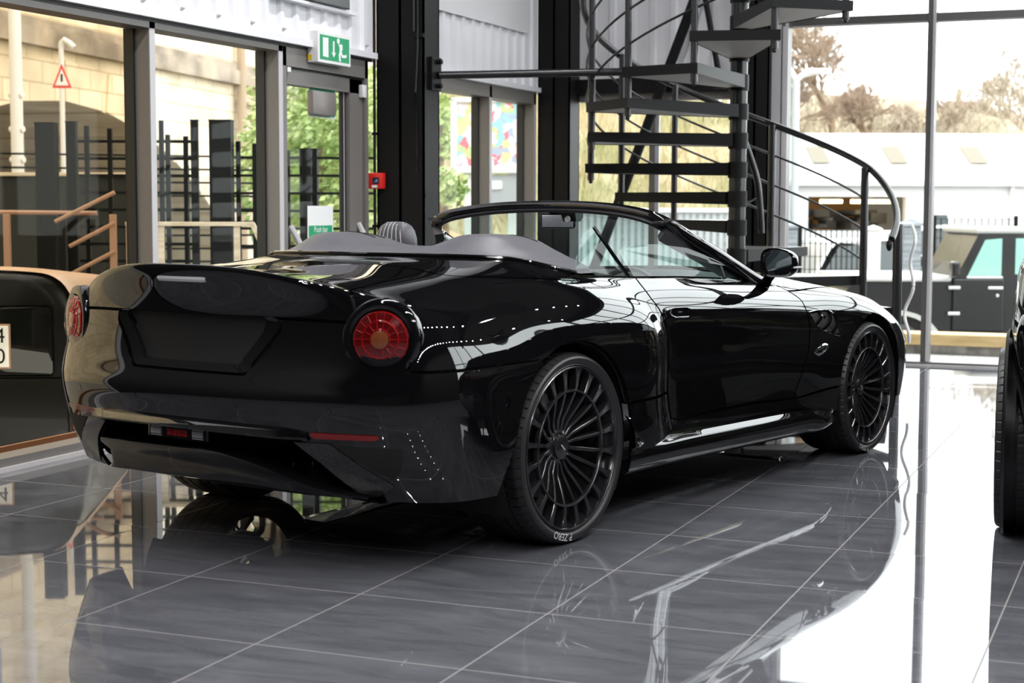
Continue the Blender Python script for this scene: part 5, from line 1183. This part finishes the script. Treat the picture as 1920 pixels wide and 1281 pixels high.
for ua, ub in ((1545, 1578), (1688, 1722), (1836, 1871)):
    ya = 2.2; sx = (ua - 1690) * k * 1.04; ex = (ub - 1690) * k * 1.04
    f = lambda y: ze + (zr - ze) * (y + .15) / 3.15 + .03
    MB().add([(sx, .95, f(.95)), (ex, .95, f(.95)), (ex, 2.05, f(2.05)), (sx, 2.05, f(2.05))], [(0, 1, 2, 3)]).build('skylight', principled('old_skylight', (.17, .14, .09), rough=.5), wh)
MB().box((1742 - 1690) * k, (1778 - 1690) * k, -.02, .02, at(1750, 440, 36).z + 1.05, at(1750, 403, 36).z + 1.05).build('window', principled('dark_pane', (.06, .08, .08), rough=.2), wh)
MB().cyl(((1896 - 1690) * k, -.1, 0), ((1896 - 1690) * k, -.1, ze), .05, 8).build('downpipe', render_white, wh)
int_ = principled('workshop_interior', (.36, .20, .07), rough=.8); MB().box(x0, x1, 4.0, 4.1, 0, z1 + .5).build('workshop_back', int_, wh)
r = random.Random(5); m = MB()
for i in range(26):
    x = r.uniform(x0 + .1, x1 - .1); z = r.uniform(z0, z1 - .35); s_ = r.uniform(.05, .2); m.bbox(x - s_, x + s_, 1.5 + r.uniform(0, 2), 3.6, z - s_ * .7, z + s_ * .7, .01)
m.build('workshop_clutter', principled('clutter_dark', (.05, .05, .06), rough=.5), wh)
wl = principled('workshop_light', (1, .8, .4), emit=(1, .78, .38), estr=6); m = MB()
for uu in (1580, 1640, 1676): m.bbox((uu - 1690) * k - .25, (uu - 1690) * k + .25, 1.2, 1.35, z1 - .14, z1 - .06, .01)
m.build('strip_lamp', wl, wh)
# ---- gate pillars, mesh fence
def pillar(u0, u1, v, d, mat, label, capm):
    a, b = at(u0, v, d), at(u1, v, d); w = (b - a).length; c = (a + b) / 2; t = thing('gate_pillar', label, 'pillar', (c.x, c.y, -1.05), RZ); h = c.z + 1.05
    MB().bbox(-w / 2, w / 2, 0, w, 0, h, .01).build('shaft', mat, t)
    MB().add([(-w * .62, -w * .12, h), (w * .62, -w * .12, h), (w * .62, w * 1.12, h), (-w * .62, w * 1.12, h), (-w * .62, -w * .12, h + w * .14), (w * .62, -w * .12, h + w * .14), (w * .62, w * 1.12, h + w * .14), (-w * .62, w * 1.12, h + w * .14), (0, w / 2, h + w * .42)], [(0, 1, 5, 4), (1, 2, 6, 5), (2, 3, 7, 6), (3, 0, 4, 7), (4, 5, 8), (5, 6, 8), (6, 7, 8), (7, 4, 8), (3, 2, 1, 0)]).build('pillar_cap', capm, t)
pillar(1694, 1728, 424, 26, slate, 'grey slate gate pillar with a pyramid cap right of the handrail end', slate)
pillar(1628, 1652, 432, 24, render_white, 'cream gate pillar with a pointed cap behind the stair balusters', render_white)
pillar(1462, 1496, 428, 26, slate, 'grey slate gate pillar left of the stair handrail post', slate)
def mesh_fence(u0, u1, d, vt, vb, nx, label):
    a = at(u0, vt, d); b = at(u1, vt, d); zt = a.z + 1.05; zb = max(.05, at(u0, vb, d).z + 1.05); t = thing('mesh_fence', label, 'fence', (a.x, a.y, -1.05), RZ); ln = (b - a).length; m = MB()
    for i in range(nx + 1): m.box(ln * i / nx - .008, ln * i / nx + .008, 0, .016, 0, zt)
    n = int((zt - zb) / .16)
    for j in range(n + 1): m.box(0, ln, -.006, .006, zb + (zt - zb) * j / n - .005, zb + (zt - zb) * j / n + .005)
    m.build('mesh_panel', fence_black, t); m = MB(); m.bbox(-.03, .03, -.03, .03, 0, zt + .05, .004); m.bbox(ln - .03, ln + .03, -.03, .03, 0, zt + .05, .004); m.build('fence_upright', fence_black, t)
mesh_fence(1500, 1628, 24.6, 432, 530, 13, 'black mesh fence in front of the parked pale car')
mesh_fence(1752, 1905, 27, 410, 520, 12, 'black mesh fence behind the black jeep type off-roader')
# ---- parked cars outside
def saloon(c, rz, mat, label, L_=4.3, H_=1.42):
    t = thing('parked_car', label, 'car', (c[0], c[1], -1.05), rz)
    body = [(-L_ / 2, .35), (-L_ / 2 - .02, .62), (-L_ / 2 + .15, .82), (-L_ * .24, .94), (-L_ * .08, H_ - .06), (L_ * .10, H_), (L_ * .26, H_ - .08), (L_ * .42, .98), (L_ / 2, .88), (L_ / 2 + .02, .5), (L_ / 2 - .05, .3)]
    G = []
    P = smooth_path([(x, 0, z) for x, z in body], 5)
    for y, kz, kx in ((-.80, .0, 1), (-.86, 0, 1), (-.86, .0, 1), (-.78, .02, .995), (-.62, .03, .99), (0, .05, 1), (.62, .03, .99), (.78, .02, .995), (.86, 0, 1), (.80, 0, 1)):
        cab = .72 if abs(y) > .7 else 1
        G.append([(p.x * kx, y * (1 - .20 * max(0, (p.z - .92) / .5)) , p.z if abs(y) < .7 else min(p.z, .30 + (p.z - .30) * (.97 if abs(y) > .8 else 1))) for p in P])
    MB().grid(G).build('body_shell', mat, t, True, 50)
    for s in (-1, 1):
        g = [(-L_ * .20, .94), (-L_ * .07, H_ - .14), (L_ * .10, H_ - .09), (L_ * .22, H_ - .15), (L_ * .36, .98), (L_ * .1, .93)]
        MB().prism([(x, s * (.872 - .17 * max(0, (z - .92) / .5)), z) for x, z in g], (0, s * .006, 0)).build('side_window', principled('tinted_pane', (.05, .06, .06), rough=.05), t)
        for wx in (-L_ * .31, L_ * .31):
            m = MB().lathe([(0, -.02), (.20, -.02), (.32, -.01), (.325, -.2)], 'y', 28, (wx, s * .88, .325)) if s > 0 else MB().lathe([(0, .02), (.20, .02), (.32, .01), (.325, .2)], 'y', 28, (wx, s * .88, .325)); w_ = m.build('wheel', rubber, t, True, 40)
            MB().lathe([(0, .03 * s), (.19, .024 * s)], 'y', 20, (wx, s * .88, .325)).build('wheel_trim', chrome, w_, True)
    MB().bbox(-L_ / 2 - .03, -L_ / 2 + .1, -.6, .6, .55, .72, .02).build('front_grille', satin, t)
    for s in (-1, 1): MB().sphere((-L_ / 2 + .08, s * .66, .70), .09, 14, 8, (.8, 1.3, .8)).build('headlamp', lamp_clear, t, True)
    return t
silver = principled('silver_car_paint', (.55, .56, .57), rough=.25, metal=.3, coat=1)
white_car = principled('white_car_paint', (.75, .76, .77), rough=.25, coat=1)
c = at(1565, 480, 29); saloon((c.x, c.y), RZ + .35, silver, 'pale silver car parked behind the mesh fence by the workshop', 4.4, 1.75)
c = at(1795, 470, 31.5); saloon((c.x, c.y), RZ + PI - .2, white_car, 'white car parked between the front mullion and the black off-roader', 4.6, 1.95)
# ---- black off-roader with grey roof
jc = at(1783, 622, 21.2); jp = thing('jeep', 'boxy black off-road car with a pale roof parked outside the front window', 'car', (jc.x, jc.y, -1.05), RZ); j0 = jc.z + 1.05 
jblack = principled('off_roader_black', (.006, .006, .007), rough=.3, coat=.25); jgrey = principled('grey_roof', (.45, .45, .43), rough=.5)
pr = [(-1.42, j0 - .02), (-1.42, j0 + .50), (-1.30, j0 + .64), (-.02, j0 + .72), (.05, j0 + .72), (.34, j0 + 1.30), (2.6, j0 + 1.33), (2.65, j0), (1.9, j0 - .05), (.0, j0 - .05)]
MB().prism([(x, 0, z) for x, z in pr], (0, 1.6, 0)).build('body_shell', jblack, jp)
MB().bbox(.28, 2.72, -.02, 1.62, j0 + 1.29, j0 + 1.37, .03).build('roof', jgrey, jp)
MB().bbox(-1.45, -.02, -.06, 1.66, j0 + .66, j0 + .74, .03).build('bonnet', principled('bonnet_sheen', (.6, .6, .58), rough=.3), jp)  # pale bonnet colour stands in for light reflected off the black car
dm = MB(); dm.bbox(.0, .68, -.03, .0, j0, j0 + .70, .02); dr = dm.build('door', jblack, jp)
MB().bbox(.46, .66, -.055, -.03, j0 + .56, j0 + .60, .01).build('door_handle', lamp_clear, dr); MB().bbox(.57, .61, -.045, -.03, j0 + .46, j0 + .50, .008).build('door_lock', lamp_clear, dr)
for z in (.22, .56): MB().bbox(-.06, .10, -.055, -.03, j0 + z, j0 + z + .045, .01).build('hinge', lamp_clear, dr)
gw = principled('teal_window', (.30, .55, .48), rough=.05); MB().prism([(.20, -.012, j0 + .74), (.42, -.012, j0 + 1.21), (.64, -.012, j0 + 1.23), (.64, -.012, j0 + .74)], (0, .01, 0)).build('side_window', gw, jp); MB().prism([(.82, -.012, j0 + .76), (.82, -.012, j0 + 1.23), (1.6, -.012, j0 + 1.23), (1.6, -.012, j0 + .76)], (0, .01, 0)).build('side_window', gw, jp)
MB().bbox(.18, .66, -.03, -.005, j0 + .70, j0 + .735, .012).build('window_sill', lamp_clear, jp); MB().bbox(-.06, .05, -.22, -.03, j0 + .73, j0 + .93, .03).build('door_mirror', jblack, jp)
for wx in (-.72, 2.1):
    w_ = MB().lathe([(.14, -.06), (.26, -.09), (.36, -.08), (.40, -.04), (.40, .18)], 'y', 32, (wx, 0, .40)).build('wheel', rubber, jp, True, 40); MB().lathe([(0, -.06), (.24, -.05)], 'y', 24, (wx, 0, .40)).build('wheel_rim', silver, w_, True)
    L = [(wx + .56 * math.cos(t), -.06, .42 + .50 * math.sin(t)) for t in np.linspace(.15, PI - .15, 15)]; MB().sweep(L, [(-.09, -.03), (.09, -.03), (.09, .03), (-.09, .03)], up=(0, 0, 1)).build('wheel_arch', jgrey, jp, True, 40)
# ---- double headed street lamp
lp = thing('street_lamp', 'grey double headed street lamp in front of the bare trees', 'lamp post', tuple(at(1491, 240, 30))); k = 30 / F_PX
MB().cyl((0, 0, -1.05 - lp.location.z), (0, 0, 90 * k), .075, 12).build('post', principled('lamp_post_grey', (.42, .46, .50), rough=.5), lp, True)
for s, du in ((-1, -16), (1, 38)):
    MB().tube([(0, 0, 88 * k), tuple(RT * (du * .3 * k) + Vector((0, 0, 98 * k))), tuple(RT * (du * k) + Vector((0, 0, 104 * k if s > 0 else 116 * k)))], .05, 8).build('lamp_arm', render_white, lp, True)
h = RT * (40 * k); MB().bbox(-.24, .24, -.1, .1, -.05, .05, .03, Matrix.Translation(h + Vector((0, 0, 105 * k))) @ Matrix.Rotation(RZ, 4, 'Z')).build('lamp_head', white_plastic, lp)
# ---- winter trees and houses on the hill
def tree(base, h, spread, seed, label, mat=twig, depth=6, thick=.12):
    r = random.Random(seed); t = thing('bare_tree', label, 'tree', tuple(base)); m = MB(); tw = MB()
    def grow(p, d, ln, rad, k):
        q = p + d * ln
        if k >= depth - 2:
            o = d.orthogonal().normalized() * rad; o2 = d.cross(o).normalized() * rad
            M_t = tw if k >= depth - 2 else m; M_t.add([p + o, p + o2 * .9 - o * .5, p - o2 * .9 - o * .5, q + o * .6, q + o2 * .5 - o * .3, q - o2 * .5 - o * .3], [(0, 1, 4, 3), (1, 2, 5, 4), (2, 0, 3, 5)])
        else: m.cyl(p, q, rad, 6, rad * .72)
        if k == depth: return
        for _ in range(3 if k < 3 else 4):
            e = (d + Vector((r.gauss(0, spread), r.gauss(0, spread), r.gauss(.12, spread * .6)))).normalized(); grow(p + d * ln * r.uniform(.55, 1), e, ln * r.uniform(.6, .85), max(rad * .6, .014), k + 1)
    grow(Vector((0, 0, 0)), Vector((0, 0, 1)), h * .28, thick, 0)
    m.build('trunk', bark, t); tw.build('twigs', mat, t, recalc=False)
    return t
for (u, v, d, hpx, spread, seed, lab) in ((1560, 262, 48, 300, .50, 11, 'tall bare tree with dense twigs behind the left end of the warehouse roof'), (1640, 262, 50, 190, .5, 12, 'rounded bare tree behind the warehouse roof left of the mullion'), (1480, 262, 47, 230, .4, 13, 'bare tree behind the double headed street lamp'), (1715, 262, 56, 110, .55, 14, 'low bare tree behind the warehouse left of the front mullion'), (1770, 262, 56, 125, .55, 15, 'bare shrubby tree just right of the front mullion'), (1850, 262, 66, 120, .5, 16, 'bare tree below the houses on the hill'), (1912, 262, 70, 180, .45, 17, 'dark bare tree at the right edge of the view'), (1820, 262, 60, 75, .6, 18, 'low bare tree between the mullion and the hill houses')):
    b = at(u, v, d); b.z -= 1.0; tree(b, (hpx * d / F_PX + 1.0) * 1.0, spread, seed, lab)
for i, (u0, u1, v, d) in enumerate(((1795, 1850, 185, 95), (1852, 1915, 205, 88))):
    a = at(u0, v, d); b = at(u1, v, d); t = thing('hill_house', ('long', 'lower')[i] + ' brown brick house on the hill beyond the warehouse', 'house', (a.x, a.y, at(u0, 262, d).z - 2), RZ); w = (b - a).length; hh = a.z - t.location.z
    MB().box(0, w, 0, 4, 0, hh - .9).build('wall', principled('house_brick', (.42, .30, .22), rough=.9), t); MB().add([(-.2, -.2, hh - .9), (w + .2, -.2, hh - .9), (w + .2, 2, hh), (-.2, 2, hh), (-.2, 4.2, hh - .9), (w + .2, 4.2, hh - .9)], [(0, 1, 2, 3), (3, 2, 5, 4)]).build('roof', principled('house_roof', (.30, .21, .17), rough=.9), t)
    MB().box(w * .3, w * .36, 1.6, 2.2, hh - .3, hh + .7).build('chimney', principled('chimney_brick', (.35, .24, .18), rough=.9), t)
r = random.Random(21); tk = MB()
for i in range(9000):
    u = r.uniform(1455, 1930); d = r.uniform(50, 64); b = at(u, 262, d); hz = (1.0 + .5 * math.sin(u * .021) + .35 * math.sin(u * .067 + 1)) * (1 + .9 * max(0, (u - 1780) / 150)) * (1 + .5 * max(0, (1600 - u) / 150))
    z = b.z - .6 + r.random() ** 1.4 * (hz + .8); q = Vector((b.x, b.y, z)); e = Vector((r.gauss(0, .5), r.gauss(0, .5), r.uniform(.2, 1))).normalized() * r.uniform(.25, .6); w_ = RT * .016
    tk.add([q - w_, q + w_, q + e], [(0, 1, 2)])
tag(tk.build('hillside_thicket', noise_color(principled('thicket', (.3, .24, .18), rough=.95), (.22, .17, .13), (.40, .34, .24), scale=.4), None, recalc=False), 'leafless brown thicket covering the hillside above the warehouse roof', 'thicket', kind='stuff')
G = []
for i in range(25):
    p = at(1420 + i * 26, 262, 52) ; G.append([(q.x, q.y, z) for q, z in ((p, p.z - 3), (p + FW * 4, p.z + .4 + .5 * math.sin(i)), (p + FW * 22, p.z + 1.8 + 1.2 * (i / 24) ** 2 + .4 * math.sin(i * .7)), (p + FW * 50, p.z + 4.0 * (i / 24) ** 2 + 1.0))])
tag(MB().grid(G).build('hillside', noise_color(principled('winter_hill', (.36, .30, .2), rough=.95), (.30, .24, .17), (.46, .40, .28), scale=.5), None, True), kind='structure')

# ---- sky: bright even overcast
wld = bpy.data.worlds.new('overcast'); sc.world = wld; wld.use_nodes = True
bg = wld.node_tree.nodes['Background']; bg.inputs[0].default_value = (.94, .97, 1, 1); bg.inputs[1].default_value = 2.1
# ------------------------------------------------------------------ second car, cut by the right edge of the frame
c2 = thing('black_car', 'black car cut off by the right edge of the frame beside the showroom window', 'car', (.405, 6.52, 0), math.radians(3.6))
def c2_sec(y):
    k = np.interp(y, [-.98, -.93, -.80, -.55, -.25, 0, 2.9, 3.3, 3.65, 3.82, 3.88], [.70, .785, .865, .925, .962, .975, .975, .96, .90, .78, .66])
    zr = np.interp(y, [-.98, -.75, -.45, .3, 1.2, 1.75, 2.45, 3.0, 3.6, 3.8, 3.88], [1.02, 1.24, 1.50, 1.66, 1.69, 1.62, 1.14, 1.08, .98, .86, .74])
    zb = np.interp(y, [-.98, -.8, -.5, 0, 3.3, 3.88], [.52, .50, .34, .30, .30, .42])
    zw = min(1.06, zr - .05)
    P = [(.86 * k, zb), (.95 * k, zb + .05), (.985 * k, .58 + (zb - .3) * .5), (1.0 * k, .78), (.985 * k, .93), (.955 * k, zw)]
    top = zr - zw
    P += [(k * (.955 - .22 * min(1, top / .6)), zw + top * .55), (k * (.955 - .36 * min(1, top / .6)), zw + top * .90), (k * .45, zr), (0, zr + .02)]
    return P
G = []
ys = [-.98, -.95, -.90, -.83, -.74, -.62, -.48, -.3, -.1, .1, .3, .6, .9, 1.2, 1.5, 1.75, 2.0, 2.25, 2.45, 2.7, 3.0, 3.3, 3.5, 3.65, 3.76, 3.83, 3.88]
for y in ys:
    P = c2_sec(y); r = smooth_path([(x, y, z) for x, z in P], 4); G.append([(-p.x, p.y, p.z) for p in r] + [tuple(p) for p in reversed(r[:-1])])
G = [[(p[0] * .3, p[1] + .02, .75 + (p[2] - .75) * .5) for p in G[0]]] + G + [[(p[0] * .3, p[1] - .02, .65 + (p[2] - .65) * .4) for p in G[-1]]]
MB().grid(G).build('body_shell', paint, c2, True, None)
grey_b = principled('grey_bumper_plastic', (.16, .16, .165), rough=.35)
G = []
for x in np.linspace(-.86, .86, 31):
    q = abs(x) / .86; y = -.985 + .30 * q ** 3.2; G.append([(x, y + .06, .535), (x, y, .53), (x, y - .004, .46), (x, y + .02, .36), (x * .99, y + .10, .30), (x * .98, y + .28, .27)])
MB().grid(G).build('lower_bumper', grey_b, c2, True, 50)
for s in (-1, 1):
    for y in (0, 2.92):
        m = MB().lathe([(.41, .975 * s), (.395, .988 * s), (.375, .985 * s), (.37, .94 * s)], 'x', 40, (0, y, .37)); m.build('wheel_arch', satin, c2, True, 50)
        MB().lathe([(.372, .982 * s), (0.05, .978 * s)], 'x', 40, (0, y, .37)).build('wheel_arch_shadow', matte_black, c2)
        w_ = copy_tree(wr, c2); w_.location = (1.0 * s, y, .3545); w_.rotation_euler = (0, 0, 0 if s > 0 else PI); w_.name = 'wheel'
    MB().bbox(.80 * s - .06, .80 * s + .06, -.93, -.70, .86, .99, .03).build('tail_lamp', lamp_red, c2, True)
MB().bbox(-.9, .9, -.7, 3.6, .25, .45, .03).build('underbody', matte_black, c2)
